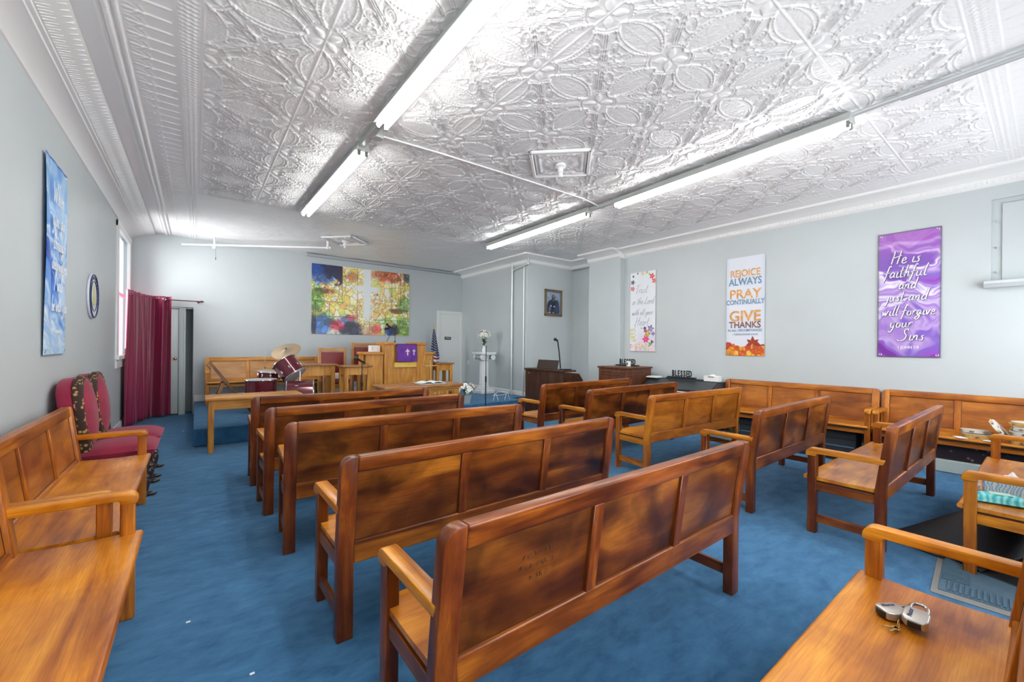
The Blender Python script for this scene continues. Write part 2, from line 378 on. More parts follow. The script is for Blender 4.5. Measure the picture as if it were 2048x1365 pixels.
# window in the left wall at the far corner
f = B(); wy0, wy1, wz0, wz1 = 8.55, 10.12, 1.16, 3.25
f.box((XL-0.02, wy0-0.0, wz0), (XL+0.025, wy0+0.14, wz1), 0.006); f.box((XL-0.02, wy1-0.12, wz0), (XL+0.025, wy1, wz1), 0.006)
f.box((XL-0.02, wy0, wz1-0.10), (XL+0.03, wy1, wz1), 0.006); f.box((XL-0.02, wy0-0.03, wz0-0.03), (XL+0.05, wy1+0.03, wz0+0.03), 0.006)
f.box((XL-0.02, wy0, wz0-0.16), (XL+0.02, wy1, wz0-0.03), 0.004)
f.box((XL-0.09, wy0+0.13, 2.17), (XL-0.03, wy1-0.1, 2.22), 0.004)
wn = struct('window_1', f, 'white')
g = B(); g.box((XL-0.08, wy0+0.12, wz0), (XL-0.07, wy1-0.1, wz1-0.08)); ob('window_pane', g, mat('window_pane_white', (0.85, 0.87, 0.88), 0.3, emit=(0.9, 0.95, 1), es=0.35), wn, smooth=False)
# ------------- baseboards
def bboard(name, a, b2, m='white'):
    q = B(); q.box(a, b2, 0.006); return struct(name, q, m)
bboard('baseboard_left', (XL, YF, 0), (XL+0.02, 10.2, 0.13))
bboard('baseboard_back', (DX1+0.02, YB-0.02, 0.24), (5.2, YB, 0.37))
bboard('baseboard_chase', (XC-0.02, 7.34, 0.24), (XC, YB-0.02, 0.34))
bboard('baseboard_alcove', (XC, YC-0.02, 0), (XA, YC, 0.12))
q = B(); q.box((XR-0.02, 0.2, 0), (XR, YP, 0.12), 0.006); struct('baseboard_right', q, 'white')
# ------------- door opening left of the stage, leaf stands in it
d = B()
d.box((DX1-0.22, YB+0.03, 0), (DX1-0.115, YB+0.13, DZ), 0.004); d.box((DX1-0.20, YB+0.02, 0), (DX1-0.185, YB+0.03, DZ), 0.002); d.box((DX1-0.15, YB+0.02, 0), (DX1-0.135, YB+0.03, DZ), 0.002); d.box((DX0, YB+0.06, DZ-0.03), (DX1, YB+0.13, DZ), 0.004)
struct('trim_6', d, 'doorp')
d = B(); d.box((DX0, YB+T+0.3, 0), (DX1+0.2, YB+T+0.34, DZ+0.1)); d.box((DX1+0.005, YB+T, 0), (DX1+0.04, YB+T+0.3, DZ+0.1)); d.box((DX0-0.04, YB+T, 0), (DX0, YB+T+0.3, DZ+0.1)); d.box((DX0, YB+T, DZ), (DX1, YB+T+0.34, DZ+0.05))
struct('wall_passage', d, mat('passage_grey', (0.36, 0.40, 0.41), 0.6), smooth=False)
d = B(); d.box((DX0, YB+0.07, 0.02), (DX1-0.225, YB+0.11, DZ-0.04), 0.003)
for z0, z1 in ((0.15, 0.55), (0.68, 0.95), (1.08, 1.45), (1.58, 1.95)):
    for x0, x1 in ((DX0+0.1, -0.62), (-0.56, -0.37)):
        for (a, b2) in (((x0, z0), (x1, z0+0.012)), ((x0, z1), (x1, z1+0.012)), ((x0, z0), (x0+0.012, z1)), ((x1, z0), (x1+0.012, z1+0.012))):
            d.box((a[0], YB+0.062, a[1]), (b2[0], YB+0.072, b2[1]))
dr = struct('door_1', d, 'doorp')
k = B(); k.cyl((-0.315, YB+0.07, 1.09), (-0.315, YB+0.03, 1.09), 0.012); k.ball((-0.315, YB+0.015, 1.09), 0.030); ob('door_knob', k, 'brassb', dr)
# ------------- white door right of the pulpit
d = B(); x0, x1, z1 = 5.235, 6.03, 2.35
d.box((x0, YB-0.03, 0.24), (x0+0.085, YB, z1), 0.004); d.box((x1-0.07, YB-0.03, 0.24), (x1, YB, z1), 0.004); d.box((x0+0.0855, YB-0.029, z1-0.09), (x1-0.0705, YB, z1), 0.004)
struct('trim_7', d, 'doorw', smooth=False)
d = B(); d.box((x0+0.085, YB-0.015, 0.25), (x1-0.07, YB, z1-0.09), 0.002); dr = struct('door_2', d, 'doorw')
s_ = B(); s_.box((5.47, YB-0.022, 1.555), (5.665, YB-0.015, 1.635), 0.002); sg = ob('door_sign', s_, 'black', dr)
text_mesh('lettering', 'OFFICE', 0.045, 'paper', sg, (5.567, YB-0.0235, 1.597), (PI/2, 0, 0), 0.0005, bold=0.0008)
# light switch and outlet plates
q = B(); q.box((XC-0.008, 9.85, 0.86), (XC, 9.93, 0.98), 0.003); q.box((XC-0.014, 9.88, 0.905), (XC-0.008, 9.90, 0.935), 0.002)
tag(ob('light_switch', q, 'paper'), 'small white switch plate on the grey side wall beside the white door', 'light switch')
# ------------- ledge under the ceiling on the back wall
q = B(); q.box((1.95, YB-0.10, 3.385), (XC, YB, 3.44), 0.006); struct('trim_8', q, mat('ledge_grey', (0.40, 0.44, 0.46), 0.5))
# ------------- crown mouldings
def crown(name, path, out, prof=((0.0, 3.30), (0.012, 3.305), (0.03, 3.335), (0.06, 3.37), (0.11, 3.40), (0.19, 3.418), (0.21, 3.45), (0.0, 3.46)), ribs=False):
    """path of wall points (x,y), with the outward direction of each"""
    b = B(); V = []
    for (x, y), (ox, oy) in zip(path, out): V.append([b.bm.verts.new((x+ox*d, y+oy*d, z)) for d, z in prof])
    for A, Q in zip(V, V[1:]):
        for i in range(len(prof)-1): b.bm.faces.new((A[i], Q[i], Q[i+1], A[i+1]))
    bmesh.ops.recalc_face_normals(b.bm, faces=b.bm.faces[:])
    return struct(name, b, 'white', ang=25)
crown('trim_1', [(XL, YF), (XL, YB)], [(1, 0), (1, 0)], prof=((0.0, 3.28), (0.014, 3.285), (0.03, 3.31), (0.075, 3.34), (0.135, 3.362), (0.155, 3.362), (0.16, 3.374), (0.185, 3.374), (0.19, 3.385), (0.28, 3.40), (0.345, 3.43), (0.345, 3.46)))
pr = ((0.0, 3.295), (0.01, 3.30), (0.035, 3.32), (0.06, 3.375), (0.075, 3.38), (0.10, 3.395), (0.20, 3.415), (0.28, 3.43), (0.29, 3.42), (0.305, 3.42), (0.315, 3.432), (0.33, 3.422), (0.345, 3.422), (0.36, 3.46))
s2 = 1.0
crown('trim_2', [(XR, YF), (XR, YP), (7.13, YP), (7.13, 6.455), (XA-0.07, 6.455), (XA-0.07, YC), (XC, YC), (XC, YB)],
      [(-1, 0), (-1, -0.15), (-1.0, -0.15), (-1, 0.1), (-1, 0.1), (-1, -1), (-1, -1), (-1, 0)], prof=pr)
crown('trim_3', [(XL, YF), (XR, YF)], [(0, 1), (0, 1)], prof=pr)
# dentil ribs on the white face of the right crown
q = B()
y = YF+0.03
while y < YP-0.05:
    q.box((XR-0.052, y, 3.325), (XR-0.034, y+0.022, 3.372)); y += 0.045
struct('trim_4', q, 'white', smooth=False)
q = B(); y = YF+0.1
while y < 9.4:
    q.prism([(XL+0.20, 3.380), (XL+0.20, 3.386), (XL+0.335, 3.424), (XL+0.335, 3.417)], y, y+0.012, axis=1)
    q.prism([(XL+0.20, 3.380), (XL+0.20, 3.384), (XL+0.262, 3.400), (XL+0.262, 3.394)], y+0.03, y+0.036, axis=1); y += 0.062
struct('trim_5', q, 'white', smooth=False)
# ------------- stamped tin ceiling
s = 0.66; X0n, Y0n = 0.02, 0.35
def relief(X, Y):
    p = (X-X0n)/s; q = (Y-Y0n)/s
    u = p-np.floor(p)-0.5; v = q-np.floor(q)-0.5        # cell centre coordinates
    h = np.zeros_like(X)
    au, av = np.abs(u), np.abs(v)
    # pointed-oval medallions along the cell edges (half in each cell)
    def oval(a, t):      # a along, t distance from the edge line
        L, W = 0.335, 0.19
        w = W*np.clip(1-(a/L)**2, 0, 1)**0.8
        dd = t-w
        ins = (np.abs(a) < L)
        g = np.where(ins, np.exp(-(dd/0.0085)**2), 0)*1.0
        g += np.where(ins, np.exp(-((dd+0.050*np.clip(w/W, 0.3, 1))/0.0075)**2), 0)*0.8
        bead = np.where(ins & (dd < 0) & (dd > -0.045), 0.45+0.55*np.sign(np.sin(a*2*PI*26)), 0)*0.6*np.exp(-((dd+0.024)/0.010)**2)
        inside = np.where(ins & (dd < -0.055), 1.0, 0.0)
        return g+bead, inside, np.where(ins, sst(0.02, -0.03, dd), 0)
    g1, i1, s1 = oval(u, 0.5-av); g2, i2, s2_ = oval(v, 0.5-au)
    stip = (vn(X*110, Y*110, 5)-0.5)*0.8
    h += g1+g2+(i1+i2)*(0.15+stip*0.55)
    ov = np.clip(s1+s2_, 0, 1)
    # reeded diagonal bands
    d1 = np.abs(u-v)/math.sqrt(2); d2 = np.abs(u+v)/math.sqrt(2); dd = np.minimum(d1, d2); r = np.sqrt(u*u+v*v)
    band = (dd < 0.036) & (r > 0.07) & (r < 0.46)
    h += np.where(band, 0.5+0.5*np.cos(dd*2*PI/0.024), 0)
    edge = np.exp(-((dd-0.045)/0.007)**2)*((r > 0.07) & (r < 0.45)); h += edge*0.55*(1-ov)
    # rosette at the centre
    th = np.arctan2(v, u); h += np.where(r < 0.075, 0.9*np.cos(np.clip(r/0.075, 0, 1)*PI/2)*(0.75+0.25*np.cos(8*th)), 0)
    # collar near the nodes: beaded arc crossing the diagonal
    rn = np.sqrt((0.5-au)**2+(0.5-av)**2); diag = np.abs(au-av)
    h += np.exp(-((rn-0.235)/0.010)**2)*(diag < 0.20)*(0.8+0.3*np.sign(np.sin(diag*2*PI*24)))
    h += np.exp(-((rn-0.20)/0.007)**2)*(diag < 0.15)*0.7+np.exp(-((rn-0.255)/0.006)**2)*(diag < 0.19)*0.5
    # bud between collar and node
    bw = 0.045*np.clip(np.sin(np.clip((rn-0.02)/0.17, 0, 1)*PI), 0, 1); pd = diag/math.sqrt(2)
    h += np.where((rn < 0.19) & (pd < bw), 0.9*np.sqrt(np.clip(1-(pd/np.maximum(bw, 1e-4))**2, 0, 1)), 0)
    # scroll leaves beside the bands
    for sgn in (0, 1):
        a, bq = (au, av) if sgn else (av, au)     # triangle where a > bq
        cx_, cy_ = 0.225, 0.095
        ex = (a-cx_); ey = (bq-cy_); c4, s4 = math.cos(0.55), math.sin(0.55)
        X_ = ex*c4+ey*s4; Y_ = -ex*s4+ey*c4
        rr = np.sqrt((X_/0.105)**2+(Y_/0.052)**2); inreg = (a > bq)*(1-ov)
        h += inreg*np.exp(-((rr-1)/0.085)**2)*0.95+inreg*np.exp(-((rr-1.85)/0.07)**2)*0.35*(Y_ > 0)
        h += inreg*np.exp(-((rr-0.62)/0.08)**2)*0.7*(X_ > -0.04)+inreg*np.exp(-((rr-0.3)/0.09)**2)*0.6*(X_ > -0.02)
        fing = (rr > 1.1) & (rr < 1.75) & (X_ < 0.04)
        h += inreg*np.where(fing, 0.45*np.clip(np.sin(np.arctan2(Y_/0.052, X_/0.105)*13), 0, 1), 0)
    h += 0.5*(fbm(X*30, Y*30, 30, 3)-0.5)*(1-0.5*ov)
    # fine centre seams and raised panel seams
    for k in (0, 1, 3, 5, 7, 9):
        xs = X0n+k*s; h = np.maximum(h*(1-np.exp(-((X-xs)/0.02)**2)*0.8), 0); h += np.exp(-((X-xs)/0.006)**2)*0.55
    for ys in (Y0n, Y0n+s):
        h = h*(1-np.exp(-((Y-ys)/0.02)**2)*0.8); h += np.exp(-((Y-ys)/0.006)**2)*0.6
    h += np.exp(-(np.minimum(0.5-au, 0.5-av)*s/0.003)**2)*0.22
    return h
def ribs(t, along, w0, w1, per=0.024):
    k = sst(w0, w0+0.01, t)*sst(w1, w1-0.01, t)
    return k*(0.5+0.5*np.sin(along*2*PI/per+t*40))*(0.6+0.4*np.sin(t*2*PI/0.035))
def eggs(t, along, w0, w1):
    k = sst(w0, w0+0.02, t)*sst(w1, w1-0.02, t); c = (along/0.13) % 1-0.5
    h = k*np.exp(-(c/0.045)**2)*0.8
    rr = np.sqrt((c*0.13)**2+(t-(w1-0.02))**2); h += k*np.exp(-((rr-0.05)/0.006)**2)*0.5+k*np.exp(-((rr-0.085)/0.006)**2)*0.5
    return h
xs = np.concatenate([np.arange(XL, 0.0, 0.008), np.arange(0.0, 4.6, 0.0062), np.arange(4.6, 7.0, 0.0085), np.arange(7.0, XA+0.02, 0.02)])
ys = np.concatenate([np.arange(YF, 0.3, 0.009), np.arange(0.3, 4.6, 0.0062), np.arange(4.6, 7.25, 0.0085), np.arange(7.25, YB+0.03, 0.02)])
X, Y = np.meshgrid(xs, ys, indexing='ij')
XF1, YF1 = 6.50, 7.15
infield = sst(X0n-0.004, X0n+0.004, X)*sst(XF1+0.01, XF1-0.01, X)*sst(Y0n-0.004, Y0n+0.004, Y)*sst(YF1+0.05, YF1-0.15, Y)
h = relief(X, Y)*infield
tl = X0n-X                                  # distance outward from the field on the left
h += (tl > 0.0)*(ribs(tl, Y, 0.012, 0.12, 0.042)*0.8+np.exp(-((tl-0.128)/0.006)**2)*0.5+eggs(tl, Y, 0.15, 0.40))
tn = Y0n-Y
h += (tn > 0.0)*(X > X0n)*(ribs(tn, X, 0.012, 0.12, 0.042)*0.8+np.exp(-((tn-0.128)/0.006)**2)*0.5+eggs(tn, X, 0.15, 0.40))
tr = X-XF1
h += (tr > 0.0)*(ribs(tr, Y, 0.0, 0.09, 0.05)*0.7+(tr > 0.12)*(tr < 0.32)*0.5*np.maximum(np.exp(-(((Y/0.33) % 1-0.5)*0.33/0.006)**2), np.exp(-((tr-0.22)/0.005)**2)))
# bead rolls
for c0, wd_, a in ((0.425, 0.016, 1.6), (0.475, 0.022, 2.2), (0.515, 0.012, 1.2)):
    for t in (tl, tn): h += a*np.sqrt(np.clip(1-((t-c0)/wd_)**2, 0, 1))*(1+0.06*np.sin(np.where(t is tl, Y, X)*2*PI/0.03))
# plain wavy sheets over the platform
far = sst(YF1-0.1, YF1+0.1, Y); h += far*(1.6*(fbm(X*2.5, Y*5, 60, 4)-0.5)+0.35*(fbm(X*14, Y*14, 66, 3)-0.5))
h += np.exp(-((Y-YF1)/0.01)**2)*0.6*(X > 0)*(X < 5.7)
A_ = 0.0105
Z = ZC-h*A_
ceil = fastgrid('ceiling', X, Y, Z, 'tin', flip=True); ceil['kind'] = 'structure'
q = B(); q.box((XL-T, YF-T, ZC+0.08), (XA+T, YB+T, ZC+0.18)); struct('ceiling_slab', q, 'white', smooth=False)
# ================================================================== PEWS
def bend(co):
    z = co.z; f = max(0.0, (z-0.42)/0.46)
    return (co.x, co.y-0.06*f, co.z)
PL = 1.92
def make_pew(label, style='dark', arms=True):
    wx, wz, wp, wa, ws = {'dark': ('px', 'pz', 'ppan', 'py', 'pseat'), 'light': ('pxl', 'pzl', 'ppanl', 'py', 'pseat'), 'oak': ('ox', 'oz', 'oz2', 'oz', 'ox')}[style]
    t = thing('pew', label, 'pew')
    for side in (0, 1):
        mir = Matrix.Diagonal((-1, 1, 1, 1)) if side else Matrix()
        off = Matrix.Translation((PL, 0, 0)) @ mir if side else Matrix()
        # rear leg that runs up as the end post with a rounded shoulder
        b = B(); arc = [(0.0+0.052*(1-math.cos(a)), 0.828+0.052*math.sin(a)) for a in [i*PI/2/6 for i in range(7)]]
        b.prism([(0, 0)]+arc+[(0.0755, 0.88), (0.0755, 0)], 0.0, 0.056, axis=1, bev=0.006, seg=2)
        bmesh.ops.bisect_plane(b.bm, geom=b.bm.verts[:]+b.bm.edges[:]+b.bm.faces[:], plane_co=(0, 0, 0.42), plane_no=(0, 0, 1))
        b.warp(bend); b.bm.transform(off)
        if side: bmesh.ops.reverse_faces(b.bm, faces=b.bm.faces[:])
        ob('leg', b, wz, t)
        b = B(); b.box((0.004, 0.395, 0), (0.058, 0.452, 0.632), 0.005); b.bm.transform(off)
        if side: bmesh.ops.reverse_faces(b.bm, faces=b.bm.faces[:])
        ob('leg', b, wz, t)
        # arm with a rounded front shoulder
        arc = [(0.42+0.042*math.sin(a), 0.603+0.042*math.cos(a)) for a in [i*PI/2/6 for i in range(7)]]
        b = B(); b.prism([(0.01, 0.605), (-0.005, 0.645)]+arc+[(0.462, 0.585), (0.398, 0.585), (0.392, 0.605)], -0.004, 0.060, axis=0, bev=0.006, seg=2); b.bm.transform(off)
        if side: bmesh.ops.reverse_faces(b.bm, faces=b.bm.faces[:])
        ob('armrest', b, wa, t)
        for nm_, z0, z1 in (('stretcher', 0.085, 0.145), ('side_rail', 0.325, 0.388)):
            b = B(); b.box((0.014, 0.05, z0), (0.038, 0.40, z1), 0.003); b.bm.transform(off)
            if side: bmesh.ops.reverse_faces(b.bm, faces=b.bm.faces[:])
            ob(nm_, b, {'dark': 'pyd', 'light': 'py', 'oak': 'oz'}[style], t)
    b = B(); b.box((0.0752, 0.0, 0.802), (PL-0.0752, 0.052, 0.88), 0.010, seg=3); b.box((0.0752, 0.0, 0.355), (PL-0.0752, 0.050, 0.462), 0.005)
    for xc in (0.66, 1.26): b.box((xc-0.028, 0.001, 0.455), (xc+0.028, 0.049, 0.806), 0.003, mi=1)
    b.warp(bend); fr = ob('backrest', b, [wx, wz], t)
    for x0, x1 in ((0.070, 0.64), (0.68, 1.24), (1.28, 1.85)):
        b = B(); b.box((x0, 0.016, 0.45), (x1, 0.034, 0.81))
        b.box((x0+0.004, 0.014, 0.461), (x1-0.004, 0.036, 0.4645), mi=1); b.box((x0+0.004, 0.014, 0.798), (x1-0.004, 0.036, 0.803), mi=1)
        for xx in (x0+0.005, x1-0.0105): b.box((xx, 0.014, 0.462), (xx+0.0055, 0.036, 0.802), mi=1)
        b.warp(bend); ob('panel', b, [wp, 'groove'], fr)
    # seat: slightly dished board with a rolled front edge
    b = B(); top = [(0.03+i*0.44/8, 0.432-0.008*math.sin(PI*i/8)) for i in range(9)]
    nose = [(0.478, 0.428), (0.483, 0.418), (0.480, 0.406), (0.470, 0.402)]
    b.prism([(0.03, 0.402)]+top+nose, 0.02, PL-0.02, axis=0); ob('seat', b, ws, t, ang=50)
    b = B(); b.box((0.055, 0.415, 0.328), (PL-0.055, 0.440, 0.392), 0.003); b.box((0.03, 0.06, 0.385), (PL-0.03, 0.46, 0.402), 0.0, mi=1); ob('apron', b, [wx, 'groove'], t)  # dark sheet fills the gap above the apron, its shade put into colour
    return t
def put(root, x, y, a, sx, label, group, z=0.0, first=False):
    if first:
        root.location = (x, y, z); root.rotation_euler = (0, 0, math.radians(a)); root.scale = (sx, 1, 1); root['label'] = label; root['group'] = group; return root
    return dup(root, (x, y, z), math.radians(a), label, group, sx)
GC, GA = 'pews in the centre rows', 'pews along the walls'
pd_ = make_pew('', 'dark'); pl_ = make_pew('', 'light')
put(pd_, 0.555, 1.081, 0.2, 1.93/PL, 'dark brown wooden pew nearest in the centre rows, scratched writing on its back', GC, first=True)
put(pd_, 0.529, 2.012, 0.4, 1.95/PL, 'second wooden pew from the camera in the left block, dark panels', GC)
put(pd_, 0.466, 3.075, -4.0, 1.88/PL, 'third wooden pew of the left block, turned slightly, golden panels', GC)
put(pd_, 0.444, 3.865, 1.2, 1.86/PL, 'fourth wooden pew of the left block, second from the platform', GC)
put(pd_, 0.430, 4.746, -2.0, 1.84/PL, 'frontmost wooden pew of the left block, before the communion table', GC)
put(pl_, 0.41, 0.035, 0.0, 1.94/PL, 'glossy orange pew seat in the right foreground carrying the padlocks', GC, first=True)
put(pd_, 3.74, 4.25, 2.5, 2.08/PL, 'frontmost wooden pew of the right block, beside the brown organ', GC)
put(pd_, 3.755, 3.43, 2.2, 2.07/PL, 'second wooden pew of the right block counted from the organ', GC)
put(pl_, 3.885, 2.66, -3.0, 1.92/PL, 'third pew of the right block, lightest golden wood with worn finish', GC)
put(pd_, 3.74, 1.535, 0.4, 1.90/PL, 'fourth pew of the right block, directly behind the golden worn pew', GC)
put(pd_, 3.735, 0.69, -0.3, 1.94/PL, 'fifth pew of the right block, bare seat, in front of the pew with tissues', GC)
put(pl_, 3.835, -0.115, 0.0, 1.94/PL, 'pew at the right edge with the tissue box and wipes on its seat', GC)
put(pl_, -0.690, 2.875, -90, 1.92/PL, 'pew along the left wall nearest the camera, long glossy seat', GA)
put(pl_, -0.785, 4.805, -90, 1.92/PL, 'pew along the left wall ending beside the burgundy chairs', GA)
put(pl_, 7.175, 1.385, 90, 2.0/PL, 'light wooden pew against the right wall beside the dark piano', GA)
put(pl_, 7.175, -0.625, 90, 1.99/PL, 'light wooden pew against the right wall carrying the tambourines', GA)
po_ = make_pew('', 'oak')
put(po_, 2.17, 9.93, 180, 2.03/PL, 'pale oak pew against the back wall on the platform behind the drums', 'pew on the platform', z=0.24, first=True)
# faint scratched marks in the left panel of the nearest pew
rs = random.Random(21); b = B(); zz0 = 0.70
for line, (x0, n) in enumerate(((0.315, 6), (0.30, 7), (0.35, 4))):
    for k in range(n):
        cxm = x0+k*0.024+rs.uniform(-.003, .003); zc = zz0-line*0.042
        for _ in range(2):
            P = [(cxm+rs.uniform(-.008, .008), 0, zc+rs.uniform(-.012, .012)) for _ in range(3)]
            P = [(x, 0.0148-0.06*max(0, (z-0.42)/0.46), z) for x, y, z in P]; b.tube(smoothpts(P, 4), 0.0009, 4)
ob('carved_marks', b, 'groove', pd_, smooth=False)
# ================================================================== FLUORESCENT LIGHTS
def fluoro(p0, p1, label, zb=3.322):
    x0, y0 = p0; x1, y1 = p1; L = math.hypot(x1-x0, y1-y0); a = math.atan2(-(x1-x0), (y1-y0))
    t = thing('fluorescent_light', label, 'ceiling light', (x0, y0, zb), a, 'twin-tube ceiling lights')
    b = B(); b.prism([(-0.072, 0.020), (-0.076, 0.027), (-0.058, 0.055), (-0.052, 0.092), (0.052, 0.092), (0.058, 0.055), (0.076, 0.027), (0.072, 0.020)], 0.0, L, axis=1, bev=0.002); ob('housing', b, 'fixture', t)
    for sx in (-0.036, 0.036):
        b = B(); b.cyl((sx, 0.035, 0.0), (sx, L-0.035, 0.0), 0.019, seg=14); ob('tube', b, 'tube', t)
    for y in (0.012, L-0.035):
        b = B()
        for sx in (-0.036, 0.036): b.box((sx-0.015, y, -0.028), (sx+0.015, y+0.022, 0.035), 0.004)
        b.box((-0.055, y, 0.02), (0.055, y+0.022, 0.04), 0.003); ob('lamp_holder', b, 'fixdark', t)
    return t
fluoro((1.30, 1.02), (1.285, 3.62), 'nearest twin-tube fluorescent light, running off the top edge of the photo')
fluoro((1.315, 4.20), (1.285, 6.80), 'far fluorescent light of the left row, above the left pews')
fluoro((4.43, 1.05), (4.552, 3.66), 'long fluorescent light of the right row with grey conduit at its end')
fluoro((4.52, 4.10), (4.58, 6.80), 'farthest fluorescent light of the right row, near the grey pipes')
b = B(); b.lathe([(0.0, 0.0), (0.055, 0.0), (0.06, -0.05), (0.05, -0.075), (0, -0.08)], (1.36, 3.93, 3.44)); b.box((1.27, 3.62, 3.37), (1.33, 4.20, 3.42), 0.004)
tag(ob('junction_box', b, 'fixture'), 'round white junction box between the two left ceiling lights', 'junction box')
b = B(); b.lathe([(0.0, 0.0), (0.055, 0.0), (0.06, -0.04), (0, -0.06)], (4.60, 3.95, 3.44)); b.box((4.51, 3.66, 3.37), (4.57, 4.10, 3.42), 0.004)
tag(ob('junction_box', b, 'fixture'), 'grey junction box between the two right ceiling lights', 'junction box')
b = B(); b.tube([(1.40, 3.96, 3.42), (2.0, 3.94, 3.428), (3.2, 3.92, 3.428), (4.2, 3.92, 3.428), (4.52, 3.93, 3.40), (4.60, 3.97, 3.39)], 0.010, 8)
tag(ob('ceiling_cable', b, 'white'), 'thin white cable crossing the tin ceiling between the two light rows', 'cable')
b = B(); b.cyl((4.43, 1.05, 3.40), (4.36, YF, 3.40), 0.020); b.cyl((4.475, 0.75, 3.405), (4.42, YF, 3.405), 0.012)
tag(ob('ceiling_conduit', b, 'galv'), 'pale conduit pipe running from the right ceiling light to the near wall', 'pipe')
# ================================================================== CEILING MEDALLIONS WITH LAMP HOLDERS
def medallion(c, label, hs=0.46, slope=0.05):
    t = thing('ceiling_medallion', label, 'ceiling medallion', (c[0], c[1], 3.44), PI/4, 'square tin ceiling medallions')
    r = hs/math.sqrt(2); b = B()
    for k in range(4):
        b.box((-r, r-0.035, -0.035), (r, r, 0.0), 0.008, M4=Matrix.Rotation(k*PI/2, 4, 'Z')); b.box((-r+0.05, r-0.065, -0.018), (r-0.05, r-0.045, 0.0), 0.004, M4=Matrix.Rotation(k*PI/2, 4, 'Z'))
    ob('frame', b, 'white', t)
    n = 60; g = np.linspace(-1, 1, n+1); U, V = np.meshgrid(g, g, indexing='ij'); th = np.arctan2(V, U); rr = np.maximum(np.abs(U), np.abs(V)); rc = np.sqrt(U*U+V*V)
    hh = 0.012*(rr < 0.93)*(0.6+0.4*np.cos(th*24))*sst(0.12, 0.5, rc)*(0.5+0.5*np.sin(rc*14))+0.012*np.exp(-((rr-0.86)/0.05)**2)+0.01*(fbm(U*7+9, V*7, 71, 3)-0.5)
    o = fastgrid('rosette', U*(r-0.06), V*(r-0.06), -0.004-hh-0.006, 'white', flip=True); o.parent = t
    b = B(); b.lathe([(0.0, 0.0), (0.055, 0.0), (0.06, -0.025), (0.03, -0.04), (0.028, -0.09), (0.0, -0.09)], (0, 0, -0.02)); ob('lamp_holder', b, 'white', t)
    b = B(); b.lathe([(0.012, 0.0), (0.024, -0.02), (0.022, -0.06), (0.0, -0.075)], (0, 0, -0.10)); ob('bulb', b, 'paper', t)
    return t
medallion((3.20, 3.33), 'square tin medallion with a bare bulb in the middle of the ceiling')
medallion((2.30, 8.42), 'square tin medallion with a hanging lamp holder above the stained glass poster')
# ================================================================== PIPES
t = thing('ceiling_pipe', 'white horizontal pipe under the far ceiling with a pull-chain lamp holder', 'pipe', (2.05, 8.70, 3.44))
b = B(); b.cyl((0, 0, -0.14), (-2.28, 1.52, -0.14), 0.017); b.cyl((0, 0, 0), (0, 0, -0.14), 0.020); b.ball((0, 0, -0.14), 0.032); b.cyl((0.05, -0.03, -0.14), (0.0, 0, -0.14), 0.026); ob('pipe', b, 'white', t)
b = B(); b.cyl((-1.78, 1.19, 0.0), (-1.78, 1.19, -0.15), 0.016); b.lathe([(0.0, 0), (0.02, 0.0), (0.035, -0.05), (0.035, -0.08), (0, -0.08)], (-1.78, 1.19, -0.13)); ob('lamp_holder', b, 'white', t)
b = B(); b.tube([(-1.76, 1.17, -0.2), (-1.76, 1.17, -0.42)], 0.002, 5); b.cyl((-1.76, 1.17, -0.38), (-1.76, 1.17, -0.43), 0.006); ob('pull_chain', b, 'dkgrey', t)
b = B(); b.cyl((5.985, 7.85, 0.24), (5.985, 7.85, 3.40), 0.024); b.cyl((5.985, 7.85, 3.37), (5.985, 7.85, 3.41), 0.05); b.cyl((5.985, 7.85, 3.18), (5.985, 7.85, 3.23), 0.036); b.cyl((5.985, 7.85, 0.24), (5.985, 7.85, 0.30), 0.034); b.cyl((5.985, 7.85, 1.15), (5.985, 7.85, 1.19), 0.030)
tag(ob('wall_pipe', b, 'galv'), 'thick silver pipe from ceiling to platform on the grey side wall', 'pipe')
b = B(); b.cyl((6.0, 7.42, 0.02), (6.0, 7.42, 3.24), 0.017); b.cyl((5.985, 7.83, 3.20), (5.985, 7.26, 3.27), 0.020); b.cyl((5.985, 7.25, 3.26), (5.985, 7.25, 3.40), 0.026); b.cyl((5.985, 7.25, 3.385), (5.985, 7.25, 3.41), 0.045)
tag(ob('wall_pipe', b, 'galv'), 'thin pale pipe near the outer corner right of the thick silver pipe', 'pipe')
